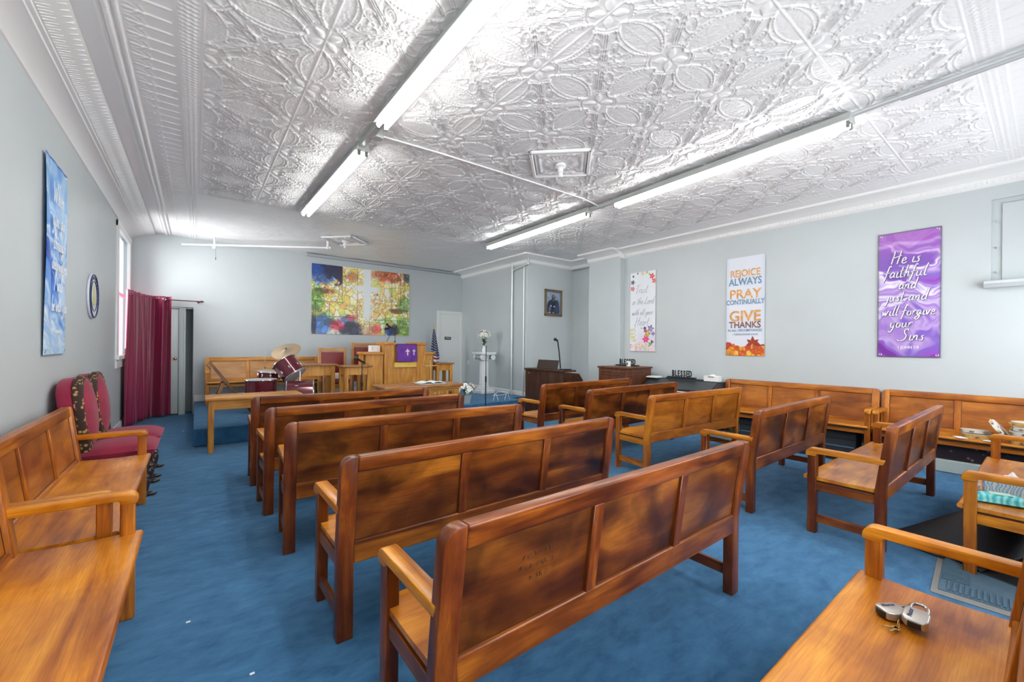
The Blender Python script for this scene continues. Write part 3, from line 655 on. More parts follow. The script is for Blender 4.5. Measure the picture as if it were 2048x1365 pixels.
# ================================================================== PRINTED ARTWORK
def panel(name, wd_, ht, nu, nv, fn, loc, rz, mname, rough=0.45, coat=0.0, parent=None, curl=None, kd=True):
    """flat printed sheet: local x to the viewer's right, z up, printed side faces -y"""
    u = np.linspace(0, 1, nu+1); v = np.linspace(0, 1, nv+1); U, V = np.meshgrid(u, v, indexing='ij')
    col = s2l(np.clip(fn(U, V, wd_/ht), 0, 255))
    yy = curl(U, V) if curl else np.zeros_like(U)
    m = vcol(mname, rough, coat)
    o = fastgrid(name, U*wd_, yy-0.004, V*ht, m, col=col)
    sm = o.modifiers.new('thickness', 'SOLIDIFY'); sm.thickness = 0.003; sm.offset = -1
    if parent: o.parent = parent
    o.location = loc; o.rotation_euler = (0, 0, rz); return o
def mix(a, b, t): return a*(1-t[..., None])+b*t[..., None]
def rgb(*c): return np.array(c, float)
def voro(x, y, seed):
    """cellular pattern: distance to border and a per-cell random"""
    xi = np.floor(x); yi = np.floor(y); d1 = np.full(x.shape, 9.0); d2 = np.full(x.shape, 9.0); idc = np.zeros(x.shape)
    T1 = lat(seed); T2 = lat(seed+1); T3 = lat(seed+2)
    for i in (-1, 0, 1):
        for j in (-1, 0, 1):
            a = (xi+i).astype(int) % 256; c = (yi+j).astype(int) % 256
            px = xi+i+T1[a, c]; py = yi+j+T2[a, c]; d = np.sqrt((x-px)**2+(y-py)**2)
            nw = d < d1; d2 = np.where(nw, d1, np.minimum(d2, d)); idc = np.where(nw, T3[a, c], idc); d1 = np.where(nw, d, d1)
    return d2-d1, idc
def stained(U, V, asp):
    x = U*asp*10; y = V*10
    wx_ = x+1.2*fbm(x*0.5, y*0.5, 80, 3); wy_ = y+1.2*fbm(x*0.5+7, y*0.5, 84, 3)
    e1, i1 = voro(wx_*1.15, wy_*1.15, 90); e2, i2 = voro(wx_*2.4, wy_*2.4, 95)
    fine = fbm(U*4+3, V*4, 99, 2) > 0.52
    e = np.where(fine, e2*0.6, e1); i = np.where(fine, i2, i1)
    pal = np.array([[240, 226, 150], [244, 234, 180], [236, 208, 110], [222, 230, 140], [240, 192, 120], [246, 240, 214], [214, 214, 110], [236, 170, 110], [250, 246, 232]], float)
    c = pal[(i*8.99).astype(int)]
    n = fbm(x*1.4, y*1.4, 110, 4)
    c = c*(0.92+0.3*n[..., None])
    # warm reds along the top right and left shoulder, greens at the sides, blues in the corners
    red = np.array([176, 66, 44]); grn = np.array([70, 140, 50]); blu = np.array([34, 78, 170]); nav = np.array([24, 34, 72]); cri = np.array([190, 40, 66]); brn = np.array([120, 64, 34])
    k = lambda cx_, cy_, rx, ry: np.clip(1.35-np.sqrt(((U-cx_)/rx)**2+((V-cy_)/ry)**2)+0.9*(n-0.5), 0, 1)
    for col_, (cx_, cy_, rx, ry), w_ in ((red, (0.75, 0.93, 0.20, 0.11), .75), (red, (0.38, 0.86, 0.07, 0.10), .5), (brn, (0.12, 0.62, 0.11, 0.05), .8), (brn, (0.88, 0.39, 0.11, 0.05), .8),
                                      (grn, (0.04, 0.50, 0.09, 0.22), .75), (grn, (0.94, 0.50, 0.08, 0.16), .6), (grn, (0.93, 0.12, 0.12, 0.18), .7), (grn, (0.10, 0.20, 0.16, 0.16), .6),
                                      (blu, (0.09, 0.84, 0.13, 0.15), .9), (blu, (0.09, 0.12, 0.12, 0.20), .8), (blu, (0.33, 0.20, 0.10, 0.10), .7), (nav, (0.36, 0.08, 0.16, 0.12), .95), (nav, (0.02, 0.10, 0.03, 0.2), .9),
                                      (cri, (0.24, 0.13, 0.09, 0.10), .8), (cri, (0.38, 0.25, 0.06, 0.05), .7), (cri, (0.62, 0.09, 0.08, 0.09), .6), (nav, (0.80, 0.07, 0.09, 0.12), .85), (blu, (0.78, 0.05, 0.05, 0.08), .8), (grn, (0.74, 0.22, 0.12, 0.06), .4), (nav, (0.97, 0.93, 0.05, 0.1), .7)):
        c = mix(c, col_*(0.65+0.9*i[..., None]), sst(0.15, 0.75, k(cx_, cy_, rx*0.92, ry*0.92))*w_*0.92)
    tl_ = sst(0.287, 0.283, U)*sst(0.0, 0.06, V-0.74+0.35*(U-0.285)-0.25*(n-0.5)); c = mix(c, mix(np.zeros_like(c)+rgb(30, 84, 176), rgb(26, 34, 74), sst(0.07, 0.17, U+0.15*(n-0.5))), tl_)
    lead = np.exp(-(e/0.05)**2)*0.75*sst(0.25, 0.55, fbm(U*5, V*5, 120, 2)+0.25); c = mix(c, rgb(74, 56, 30), lead)
    # straight lead bars
    for ax, p0, a, b2 in (('v', .285, .45, 1), ('v', .435, 0, 1), ('v', .035, 0, .5), ('v', .165, .25, .45), ('v', .80, .35, .9), ('v', .90, .45, 1), ('v', .94, .4, 1), ('v', .73, 0, .35), ('v', .56, 0, 1), ('h', .47, 0, .30), ('h', .255, 0, .45), ('h', .235, .6, 1), ('h', .40, .8, 1)):
        q, r = (U, V) if ax == 'v' else (V, U); wl = 0.0022 if ax == 'v' else 0.0032
        c = mix(c, rgb(40, 30, 30), np.exp(-((q-p0)/wl)**2)*((r > a) & (r < b2))*0.8)
    # glowing cross
    ax_ = U-0.535; ay = V-0.70
    core = np.maximum(sst(0.048, 0.024, np.abs(ax_))*sst(0.14, 0.34, V), sst(0.05, 0.026, np.abs(ay))*sst(0.18, 0.07, np.abs(ax_)))
    glow = np.exp(-(np.abs(ax_)/0.07)**1.5)*0.55*sst(0.0, 0.4, V)+np.exp(-(np.abs(ay)/0.06)**1.6)*np.exp(-(np.abs(ax_)/0.22)**2)*0.5
    c = mix(c, rgb(250, 240, 205), np.clip(glow, 0, 1)); c = mix(c, rgb(236, 244, 246), np.clip(core*1.15, 0, 1))
    c = mix(c, rgb(216, 160, 110), sst(0.22, 0.02, V)*sst(0.05, 0.03, np.abs(ax_))*0.6)
    return c
ps = panel('poster', 2.345, 1.61, 470, 330, stained, (2.078, YB-0.006, 1.632), 0, 'stained_glass_print', 0.35)
tag(ps, 'colourful stained glass poster with a glowing white cross on the back wall', 'poster')
def marble(U, V, asp, cols, seed, freq=3.0, sw=1.6):
    x = U*asp*freq; y = V*freq; n = fbm(x*1.2, y*1.2, seed, 4); n2 = fbm(x*0.8+5, y*0.8+n*2, seed+9, 4)
    t = fbm(x*0.7+sw*n2*2.2, (y+x*0.45)*2.6+sw*n*2.4, seed+20, 4); t = np.clip((t-0.25)/0.5, 0, 1)
    k = t*(len(cols)-1); i = np.clip(k.astype(int), 0, len(cols)-2); f = (k-i)[..., None]; cc = np.array(cols, float)
    return cc[i]*(1-f)+cc[i+1]*f
def art_purple(U, V, asp):
    c = marble(U, V, asp, [(112, 40, 150), (150, 74, 190), (126, 92, 190), (190, 160, 214), (150, 110, 196), (232, 226, 240), (120, 70, 176)], 200, 2.2)
    c = mix(c, rgb(160, 78, 180), sst(0.72, 0.95, V)*0.7)
    e = np.minimum(np.minimum(U*asp, (1-U)*asp), np.minimum(V, 1-V)); return mix(c, rgb(86, 84, 96), np.exp(-(e/0.008)**2)*0.8)
def art_blue(U, V, asp):
    c = marble(U, V, asp, [(20, 70, 170), (60, 120, 210), (130, 180, 232), (190, 215, 242), (120, 165, 225), (225, 235, 248), (90, 150, 220)], 240, 2.4)
    c = mix(c, rgb(150, 195, 235), sst(0.6, 0.95, V)*0.4); c = mix(c, rgb(190, 222, 240), sst(0.25, 0.02, V)*0.5)
    return mix(c, rgb(20, 90, 180), sst(0.985, 0.995, V))
def art_autumn(U, V, asp):
    c = np.zeros(U.shape+(3,))+rgb(222, 226, 236); c = mix(c, rgb(200, 208, 226), sst(0.12, 0.0, np.minimum(U, 1-U))*0.5)
    e, i = voro(U*6, V*16, 260); e2, i2 = voro(U*3.2+9, V*9, 270)
    lv = np.array([[226, 150, 40], [206, 90, 30], [150, 50, 30], [236, 180, 60], [190, 60, 40], [240, 170, 70]], float)[(np.where(i2 > 0.5, i, i2)*5.99).astype(int)]
    lv = lv*(0.75+0.5*fbm(U*20, V*50, 280, 3))[..., None]; lv = mix(lv, rgb(110, 40, 26), np.exp(-(e/0.07)**2)*0.5)
    top = 0.115+0.035*np.sin(U*9+1)+0.03*(fbm(U*9, V*0, 290, 3)-0.5)*2; return mix(c, lv, sst(top+0.006, top-0.006, V))
def art_floral(U, V, asp):
    c = np.zeros(U.shape+(3,))+rgb(232, 235, 240)
    c = mix(c, rgb(214, 196, 220), sst(0.33, 0.16, V)*sst(0.1, 0.5, U)*0.5)
    def fl(cx_, cy_, r, c1, c2, pet=5, k=1.0):
        nonlocal c
        dx = (U-cx_)*asp; dy = V-cy_; rr = np.sqrt(dx*dx+dy*dy); th = np.arctan2(dy, dx); R = r*(0.78+0.22*np.cos(th*pet)); nn = fbm(U*22+cx_*9, V*60, 300, 3)
        m_ = sst(R*1.05, R*0.9, rr)*k; c = mix(c, mix(np.zeros_like(c)+rgb(*c1), rgb(*c2), np.clip(nn*1.6-0.3+0.5*(rr < r*0.35), 0, 1)), m_)
    rs = random.Random(3)
    for _ in range(46):
        fl(rs.random(), rs.uniform(0.0, 0.10), rs.uniform(0.010, 0.028), rs.choice([(236, 150, 140), (120, 170, 100), (206, 120, 170), (240, 190, 180), (150, 180, 110), (230, 120, 90)]), (240, 226, 210), 3, 0.85)
    for p in ((.10, .18), (.08, .27), (.14, .14), (.05, .22)): fl(p[0], p[1], 0.030, (196, 190, 90), (228, 210, 140), 2, 0.8)
    for k_ in range(11): fl(0.20+0.03*math.sin(k_*2.2), 0.13+k_*0.020, 0.006, (30, 36, 60), (60, 66, 90), 2)
    fl(.64, .155, .052, (206, 30, 96), (240, 90, 140), 6); fl(.70, .225, .050, (120, 100, 70), (224, 196, 90), 5); fl(.62, .262, .030, (150, 60, 90), (190, 110, 140), 5)
    fl(.82, .285, .050, (130, 110, 160), (180, 160, 200), 5); fl(.60, .295, .020, (70, 56, 84), (110, 90, 120), 3); fl(.92, .22, .030, (150, 140, 180), (120, 110, 150), 4); fl(.88, .12, .026, (110, 120, 130), (70, 80, 90), 3); fl(.80, .09, .03, (130, 150, 90), (160, 180, 110), 3)
    for p, r, a, b2 in (((.86, .93), .040, (214, 60, 66), (240, 120, 110)), ((.94, .87), .034, (206, 50, 60), (240, 130, 120)), ((.10, .80), .034, (206, 60, 66), (240, 150, 140)), ((.10, .88), .034, (120, 116, 136), (90, 90, 110)), ((.12, .955), .02, (60, 66, 80), (110, 120, 130)), ((.50, .975), .026, (196, 190, 110), (224, 216, 160)), ((.66, .985), .02, (150, 160, 100), (200, 190, 110)), ((.30, .985), .014, (60, 80, 90), (100, 120, 130)), ((.76, .96), .018, (190, 170, 90), (220, 200, 120))): fl(p[0], p[1], r, a, b2)
    return c
def wavy(a, f, ph=0.0): return lambda U, V: -np.abs(a*np.sin(U*f+ph+V*2.0))*(0.4+0.6*np.sin(V*PI))
# ------------- handwriting: one monoline stroke alphabet
GL = {
 'H': (0.62, [[(.12, 1.0), (.08, .5), (.03, 0)], [(.52, 1.02), (.46, .5), (.40, -.02)], [(0, .42), (.25, .52), (.60, .62)]]),
 'T': (0.55, [[(.0, .86), (.3, .92), (.65, 1.0)], [(.36, .95), (.30, .5), (.22, 0)]]),
 'L': (0.55, [[(.42, .98), (.28, .9), (.18, .4), (.08, .02), (.0, .06), (.12, .12), (.40, .0), (.52, .1)]]),
 'S': (0.62, [[(.52, .82), (.44, .96), (.28, .86), (.30, .62), (.44, .38), (.34, .06), (.08, -.04), (-.12, .06)]]),
 'W': (0.85, [[(.0, .95), (.08, .4), (.14, .02), (.30, .5), (.36, .7), (.40, .3), (.46, .02), (.62, .5), (.80, 1.0)]]),
 'I': (0.30, [[(.20, 1.0), (.14, .5), (.06, 0)]]),
 'a': (0.40, [[(.30, .38), (.16, .46), (.04, .22), (.10, .02), (.27, .16)], [(.32, .44), (.30, .10), (.42, .05)]]),
 'b': (0.38, [[(.12, 1.0), (.08, .5), (.06, .05), (.20, .0), (.32, .2), (.24, .40), (.10, .26)]]),
 'c': (0.32, [[(.28, .38), (.14, .44), (.04, .2), (.12, .0), (.32, .08)]]),
 'd': (0.42, [[(.30, .38), (.14, .44), (.04, .2), (.12, .0), (.28, .16)], [(.40, 1.0), (.34, .5), (.31, .08), (.42, .04)]]),
 'e': (0.32, [[(.04, .18), (.24, .26), (.22, .44), (.08, .36), (.06, .08), (.18, .0), (.34, .1)]]),
 'f': (0.32, [[(.36, .92), (.24, 1.0), (.16, .6), (.08, .0), (.0, -.36)], [(-.04, .34), (.14, .42), (.34, .44)]]),
 'g': (0.40, [[(.32, .38), (.14, .44), (.04, .2), (.14, .02), (.30, .36), (.24, -.2), (.08, -.42), (-.04, -.26), (.20, -.04), (.42, .1)]]),
 'h': (0.42, [[(.16, 1.0), (.10, .5), (.04, 0)], [(.08, .22), (.18, .40), (.29, .40), (.28, .1), (.40, .05)]]),
 'i': (0.20, [[(.10, .44), (.06, .1), (.14, .0), (.22, .08)]]),
 'j': (0.20, [[(.14, .44), (.10, .0), (.0, -.36), (-.14, -.30)]]),
 'l': (0.22, [[(.20, 1.0), (.10, .4), (.10, .04), (.24, .06)]]),
 'm': (0.6, [[(.04, .42), (.04, .0), (.14, .36), (.24, .40), (.24, .0), (.36, .38), (.46, .38), (.46, .06), (.58, .06)]]),
 'n': (0.42, [[(.05, .42), (.04, .0)], [(.06, .2), (.16, .40), (.28, .40), (.28, .08), (.40, .05)]]),
 'o': (0.38, [[(.20, .42), (.06, .32), (.06, .06), (.22, .0), (.32, .2), (.20, .42), (.28, .36), (.40, .38)]]),
 'p': (0.40, [[(.10, .44), (.06, .0), (.02, -.40)], [(.08, .30), (.26, .44), (.32, .2), (.18, .0), (.08, .08)]]),
 'r': (0.30, [[(.05, .42), (.04, .0)], [(.06, .2), (.14, .38), (.24, .44), (.32, .38)]]),
 's': (0.30, [[(.26, .42), (.12, .36), (.22, .16), (.14, .0), (.0, .04)]]),
 't': (0.28, [[(.16, .86), (.10, .4), (.10, .02), (.26, .06)], [(-.02, .52), (.30, .60)]]),
 'u': (0.42, [[(.06, .42), (.06, .08), (.16, .0), (.28, .14)], [(.31, .42), (.30, .08), (.42, .04)]]),
 'v': (0.34, [[(.04, .42), (.12, .0), (.26, .38), (.36, .42)]]),
 'w': (0.52, [[(.04, .42), (.10, .0), (.22, .34), (.28, .0), (.42, .40), (.52, .42)]]),
 'y': (0.40, [[(.06, .42), (.08, .08), (.22, .04), (.32, .42), (.26, -.1), (.10, -.42), (-.06, -.30)]]),
 ' ': (0.26, []),
}
def script(name, txt, size, wdt, m, parent, cx_, zb, slant=0.18, sx=1.0, wob=0.0):
    """handwritten line centred on cx_, baseline zb, in the sheet's local frame"""
    x = 0.0; strokes = []
    for ch in txt:
        adv, st_ = GL[ch]
        for q in st_: strokes.append([((x+px+slant*py)*sx, py+wob*math.sin(x*3)) for px, py in q])
        x += adv+0.03
    tot = x*sx*size; b = B()
    for q in strokes:
        P = smoothpts(q, 5); P = [Vector((cx_-tot/2+p.x*size, 0, zb+p.y*size)) for p in P]; n = len(P)
        L_, R2 = [], []
        for i in range(n):
            d = (P[min(n-1, i+1)]-P[max(0, i-1)]); d = d.normalized() if d.length > 0 else Vector((1, 0, 0))
            nn = Vector((-d.z, 0, d.x)); ww = wdt*(0.75+0.35*abs(d.z))*(0.6 if i in (0, n-1) else 1)
            L_.append(b.bm.verts.new(P[i]+nn*ww)); R2.append(b.bm.verts.new(P[i]-nn*ww))
        for i in range(n-1): b.bm.faces.new((L_[i], R2[i], R2[i+1], L_[i+1]))
    o = ob(name, b, m, parent, smooth=False); sm = o.modifiers.new('t', 'SOLIDIFY'); sm.thickness = 0.0012; return o
M['ink'] = mat('dark_ink', (0.05, 0.06, 0.10), 0.6); M['inkw'] = mat('white_ink', (0.86, 0.86, 0.88), 0.6)
M['inkg'] = mat('grey_ink', (0.23, 0.30, 0.36), 0.6); M['inko'] = mat('orange_ink', (0.72, 0.36, 0.12), 0.6, var=0.35, vscale=14); M['inkb'] = mat('steel_blue_ink', (0.16, 0.30, 0.44), 0.6); M['inkd'] = mat('brown_ink', (0.22, 0.10, 0.08), 0.6, var=0.5, vscale=10)
M['inkh'] = mat('deep_purple_outline', (0.16, 0.10, 0.26), 0.6)
def grommets(o, w_, h_):
    for x in (0.03, w_-0.03):
        for z in (0.03, h_-0.03):
            b = B(); b.tube([(x+0.012*math.cos(a), -0.006, z+0.012*math.sin(a)) for a in [i*PI/6 for i in range(12)]], 0.004, 6, closed=True); ob('grommet', b, 'steel', o)
RR = -PI/2
# purple banner
w_, h_ = 0.595, 1.625
o = panel('banner', w_, h_, 150, 400, art_purple, (XR-0.012, 1.432, 1.305), RR, 'purple_print', 0.4, 0.1, curl=wavy(0.006, 5))
tag(o, 'purple marbled banner with white handwriting on the right wall', 'banner'); grommets(o, w_, h_)
for i, (tx, x, z, sz) in enumerate((('He is', .27, 1.215, .165), ('faithful', .265, 1.035, .155), ('and', .29, .88, .14), ('just and', .28, .725, .145), ('will forgive', .295, .54, .135), ('your', .23, .385, .145), ('Sins', .33, .215, .155))):
    script('lettering', tx, sz, 0.0085, 'inkh', o, x+0.004, z-0.004, sx=0.92).location = (0, -0.0145, 0)
    script('lettering', tx, sz, 0.0048, 'inkw', o, x, z, sx=0.92).location = (0, -0.0168, 0)
text_mesh('lettering', '1 JOHN 1:9', 0.052, 'inkw', o, (.30, -0.0145, .125), (PI/2, 0, 0), 0.0005, sx=0.8, bold=0.0008)
# autumn banner
w_, h_ = 0.605, 1.655
o = panel('banner', w_, h_, 150, 400, art_autumn, (XR-0.012, 3.425, 1.275), RR, 'autumn_print', 0.45, curl=wavy(0.004, 3))
tag(o, 'white banner with orange and blue capitals and autumn leaves at its foot', 'banner')
for tx, z, sz, mm, sx_, bo in (('REJOICE', 1.375, .165, 'inko', .80, .003), ('ALWAYS', 1.235, .165, 'inkb', .80, .004), ('PRAY', 1.025, .215, 'inko', .98, .004), ('CONTINUALLY', .895, .115, 'inkb', .76, .003), ('GIVE', .655, .245, 'inko', .98, .006), ('THANKS', .51, .150, 'inkd', .86, .003), ('IN ALL CIRCUMSTANCES', .422, .056, 'inkb', .86, .001), ('1 THESSALONIANS 5:16-18', .355, .042, 'inkg', .82, .0005)):
    text_mesh('lettering', tx, sz, mm, o, (w_/2, -0.011, z), (PI/2, 0, 0), 0.0006, sx=sx_, bold=bo)
b = B()   # printed five-finger leaf
for k in range(5):
    a = PI/2+(k-2)*0.95; L = 0.115 if k != 2 else 0.125
    c_, s_ = math.cos(a), math.sin(a); pts = [(0, 0), (L*.5, .028), (L, 0), (L*.5, -.028)]
    b.prism([(0.43+x*c_-z*s_, 0.205+x*s_+z*c_) for x, z in pts], -0.0115, -0.0105, axis=1)
ob('leaf_print', b, mat('maroon_leaf_ink', (0.34, 0.045, 0.02), 0.6), o, smooth=False)
# floral banner
w_, h_ = 0.605, 1.635
o = panel('banner', w_, h_, 170, 440, art_floral, (XR-0.012, 5.415, 1.312), RR, 'floral_print', 0.45, curl=wavy(0.004, 3, 1))
tag(o, 'white banner with painted flowers and thin grey handwriting beside the pilaster', 'banner')
for tx, x, z, sz in (('Trust', .27, 1.20, .175), ('in the Lord', .31, .97, .145), ('with all your', .30, .75, .125), ('Heart', .29, .53, .18)):
    script('lettering', tx, sz, 0.0026, 'inkg', o, x, z, sx=0.86, slant=0.3).location = (0, -0.0135, 0)
text_mesh('lettering', 'PROVERBS 3:5', 0.026, 'ink', o, (.33, -0.0125, .475), (PI/2, 0, 0), 0.0004, sx=0.8)
# blue banner on the left wall
w_, h_ = 0.66, 1.61
o = panel('banner', w_, h_, 120, 320, art_blue, (XL+0.012, 4.80, 1.29), PI/2, 'blue_print', 0.4, 0.1, curl=lambda U, V: -np.abs(0.018*np.sin(U*9+V*1.5))*(0.3+0.7*np.sin(V*PI)))
tag(o, 'blue watery banner with white handwriting on the left wall', 'banner'); grommets(o, w_, h_)
for tx, x, z, sz in (('When', .30, 1.25, .18), ('you go', .30, 1.06, .17), ('through', .33, .87, .15), ('deep waters', .34, .70, .13), ('I will', .30, .53, .16), ('be with you', .34, .36, .13)):
    script('lettering', tx, sz, 0.0052, 'inkw', o, x, z, sx=0.9).location = (0, -0.028, 0)
text_mesh('lettering', 'ISAIAH 43:2', 0.045, 'inkw', o, (.33, -0.028, .19), (PI/2, 0, 0), 0.0005)
# round seal on the left wall
t = thing('wall_plaque', 'round white and blue seal plaque on the left wall beside the blue banner', 'plaque', (XL+0.002, 6.72, 1.925), PI/2)
b = B(); b.lathe([(0, 0), (0.255, 0), (0.26, 0.01), (0.255, 0.022), (0.0, 0.024)], M4=Matrix.Rotation(PI/2, 4, 'X'), seg=48); ob('disc', b, mat('seal_white', (0.72, 0.74, 0.82), 0.35), t)
b = B()
for r, rr_ in ((0.245, 0.008), (0.172, 0.004)): b.tube([(r*math.cos(a), -0.026, r*math.sin(a)) for a in [i*2*PI/48 for i in range(48)]], rr_, 6, closed=True)
ob('ring', b, mat('seal_navy', (0.03, 0.05, 0.13), 0.4), t)
b = B(); b.ball((0, -0.024, 0.05), 0.062, sc=(0.75, 0.08, 1.35)); b.prism([(-0.06, -0.10), (0.06, -0.10), (0.045, 0.0), (-0.045, 0.0)], -0.028, -0.024, axis=1); ob('emblem', b, mat('seal_yellow', (0.62, 0.58, 0.14), 0.5), t)
for k in range(18):
    a = PI*1.12-k*PI*1.24/17
    b = B(); b.box((-0.010, -0.027, -0.014), (0.010, -0.0245, 0.014)); b.bm.transform(Matrix.Rotation(-(a-PI/2), 4, 'Y')); b.bm.transform(Matrix.Translation((0.208*math.cos(a), 0, 0.208*math.sin(a)))); ob('letter_mark', b, 'ink', t, smooth=False)
# framed portrait in the alcove
def art_portrait(U, V, asp):
    n = fbm(U*6, V*8, 330, 4); c = np.zeros(U.shape+(3,))+rgb(150, 166, 190)*(0.75+0.4*n)[..., None]
    def el(cx_, cy_, rx, ry, col_, soft=0.12):
        nonlocal c
        d = np.sqrt(((U-cx_)/rx)**2+((V-cy_)/ry)**2); c = mix(c, rgb(*col_)*(0.8+0.4*n)[..., None], sst(1+soft, 1-soft, d))
    el(.50, .20, .44, .44, (46, 56, 78)); el(.30, .30, .22, .30, (40, 50, 72)); el(.72, .30, .20, .34, (52, 66, 96)); el(.50, .50, .24, .16, (44, 52, 70)); el(.52, .40, .08, .20, (30, 32, 42))
    el(.50, .76, .115, .12, (70, 54, 52)); el(.52, .78, .07, .08, (150, 132, 128)); el(.52, .735, .06, .012, (50, 40, 40)); el(.52, .69, .05, .02, (120, 104, 102)); el(.52, .60, .035, .025, (170, 150, 150))
    el(.34, .36, .05, .035, (200, 206, 216)); el(.56, .34, .05, .035, (210, 214, 222)); el(.24, .06, .10, .03, (190, 170, 150)); el(.50, .06, .04, .04, (180, 160, 140)); el(.26, .22, .07, .12, (110, 120, 138))
    return c
t = thing('framed_portrait', 'framed portrait of a robed person on the grey alcove wall', 'picture', (6.54, YC, 2.125))
fw, fh = 0.555, 0.635
b = B()
for a, c2 in (((0, 0), (fw, 0.055)), ((0, fh-0.055), (fw, fh)), ((0, 0), (0.05, fh)), ((fw-0.05, 0), (fw, fh))): b.box((a[0], -0.045, a[1]), (c2[0], -0.002, c2[1]), 0.012, seg=2)
ob('frame', b, mat('bronze_frame', (0.20, 0.145, 0.085), 0.4, 0.3), t)
o = panel('picture', fw-0.09, fh-0.10, 90, 110, art_portrait, (0.045, -0.015, 0.05), 0, 'portrait_print', 0.3, 0.3, parent=t)
# ledge and boarded air-conditioner opening high on the right wall
t = thing('wall_shelf', 'grey painted box shelf high on the right wall under the boarded opening', 'shelf', (XR, 0.49, 2.12))
b = B(); b.box((-0.14, -1.1, 0.035), (0, 0, 0.075), 0.004); b.prism([(-0.14, 0.035), (-0.10, 0.0), (0.0, 0.0), (0.0, 0.035)], -1.1, 0.0, axis=1); ob('board', b, 'wall', t)
b = B(); b.box((XR+0.012, -0.6, 2.20), (XR+0.03, 0.36, 3.08), 0.002)
for z in (2.30, 2.58, 2.88): b.ball((XR+0.018, 0.395, z), 0.012)
struct('trim_9', b, 'wall')
# ================================================================== CURTAIN AND ROD
t = thing('curtain_rod', 'thin red-brown curtain rod over the door left of the platform', 'curtain rod', (-0.87, 10.06, 2.20))
b = B(); b.cyl((0, 0, 0), (0.93, 0.0, 0.0), 0.010); b.cyl((0.93, 0, 0), (0.955, 0, 0), 0.018); b.ball((0.965, 0, 0), 0.020); ob('rod', b, mat('rod_maroon', (0.20, 0.05, 0.06), 0.35, 0.4), t)
b = B(); b.cyl((0.90, 0, 0), (0.90, 0.185, 0), 0.008); b.cyl((0.90, 0.175, 0), (0.90, 0.187, 0), 0.022); ob('bracket', b, 'dkgrey', t)
M['satin'] = mat('burgundy_satin', (0.24, 0.004, 0.050), 0.34, spec=0.6, sheen=0.3)
def curt(name, path, ztop, zbot, folds, amp, label, n=160):
    P = smoothpts(path, 24); L = [0.0]
    for a, c in zip(P, P[1:]): L.append(L[-1]+(c-a).length)
    tot = L[-1]; nv = 40
    X_ = np.zeros((n+1, nv+1)); Y_ = X_.copy(); Z_ = X_.copy(); rs = np.random.RandomState(5)
    for i in range(n+1):
        s_ = tot*i/n; j = max(0, min(len(P)-2, next((k for k in range(len(L)-1) if L[k+1] >= s_), len(P)-2)))
        f = (s_-L[j])/max(1e-6, L[j+1]-L[j]); p = P[j].lerp(P[j+1], min(1, max(0, f))); d = (P[j+1]-P[j]).normalized(); nn = Vector((-d.y, d.x, 0))
        for k in range(nv+1):
            v = k/nv; ph = 2*PI*folds*i/n
            a = amp*(0.55+0.45*v)*(math.sin(ph+0.5*math.sin(ph*0.5+v*1.5))+0.35*math.sin(ph*2.3+v*2))
            q = p+nn*a; X_[i, k] = q.x; Y_[i, k] = q.y; Z_[i, k] = ztop+(zbot-ztop)*v
    o = fastgrid(name, X_, Y_, Z_, 'satin'); sm = o.modifiers.new('t', 'SOLIDIFY'); sm.thickness = 0.003
    return o
o = curt('curtain', [(-0.87, 9.10), (-0.86, 9.35), (-0.80, 9.60), (-0.74, 9.98), (-0.60, 10.06), (-0.42, 10.07), (-0.37, 10.07)], 2.26, 0.03, 6.5, 0.055, '')
tag(o, 'long shiny burgundy curtain hanging in the left corner by the door', 'curtain')
b = B()
for x, y in ((-0.855, 9.18), (-0.47, 10.02)):
    b.tube([(x+0.02*math.cos(a), y-0.025, 2.20+0.02*math.sin(a)) for a in [i*PI/6 for i in range(12)]], 0.005, 6, closed=True)
g = ob('grommet', b, 'steel', o)
# ================================================================== BURGUNDY CHAIRS
def prof_out(w0, w1, z0, z1, n=10):
    """rounded-top back outline (x,z)"""
    pts = [(-w0, z0), (w0, z0), (w1, z0+(z1-z0)*0.62)]
    for i in range(n+1):
        a = i*PI/n; pts.append((w1*math.cos(a), z0+(z1-z0)*0.78+(z1-z0)*0.22*math.sin(a)))
    pts.append((-w1, z0+(z1-z0)*0.62)); return pts
M['tap'] = mat('brown_gold_tapestry', (0.10, 0.05, 0.03), 0.85)
def tapestry():
    m = M['tap']; nt = m.node_tree; tc = _n(nt, 'ShaderNodeTexCoord'); v = _n(nt, 'ShaderNodeTexVoronoi', Scale=28.0); r = _n(nt, 'ShaderNodeValToRGB')
    e = r.color_ramp.elements; e[0].position = 0.30; e[0].color = (0.50, 0.29, 0.10, 1); e[1].position = 0.42; e[1].color = (0.045, 0.022, 0.016, 1)
    nt.links.new(tc.outputs['Object'], v.inputs['Vector']); nt.links.new(v.outputs['Distance'], r.inputs['Fac']); nt.links.new(r.outputs['Color'], nt.nodes['Principled BSDF'].inputs['Base Color'])
tapestry()
M['darkwood'] = mat('dark_turned_wood', (0.035, 0.018, 0.012), 0.3, coat=0.4)
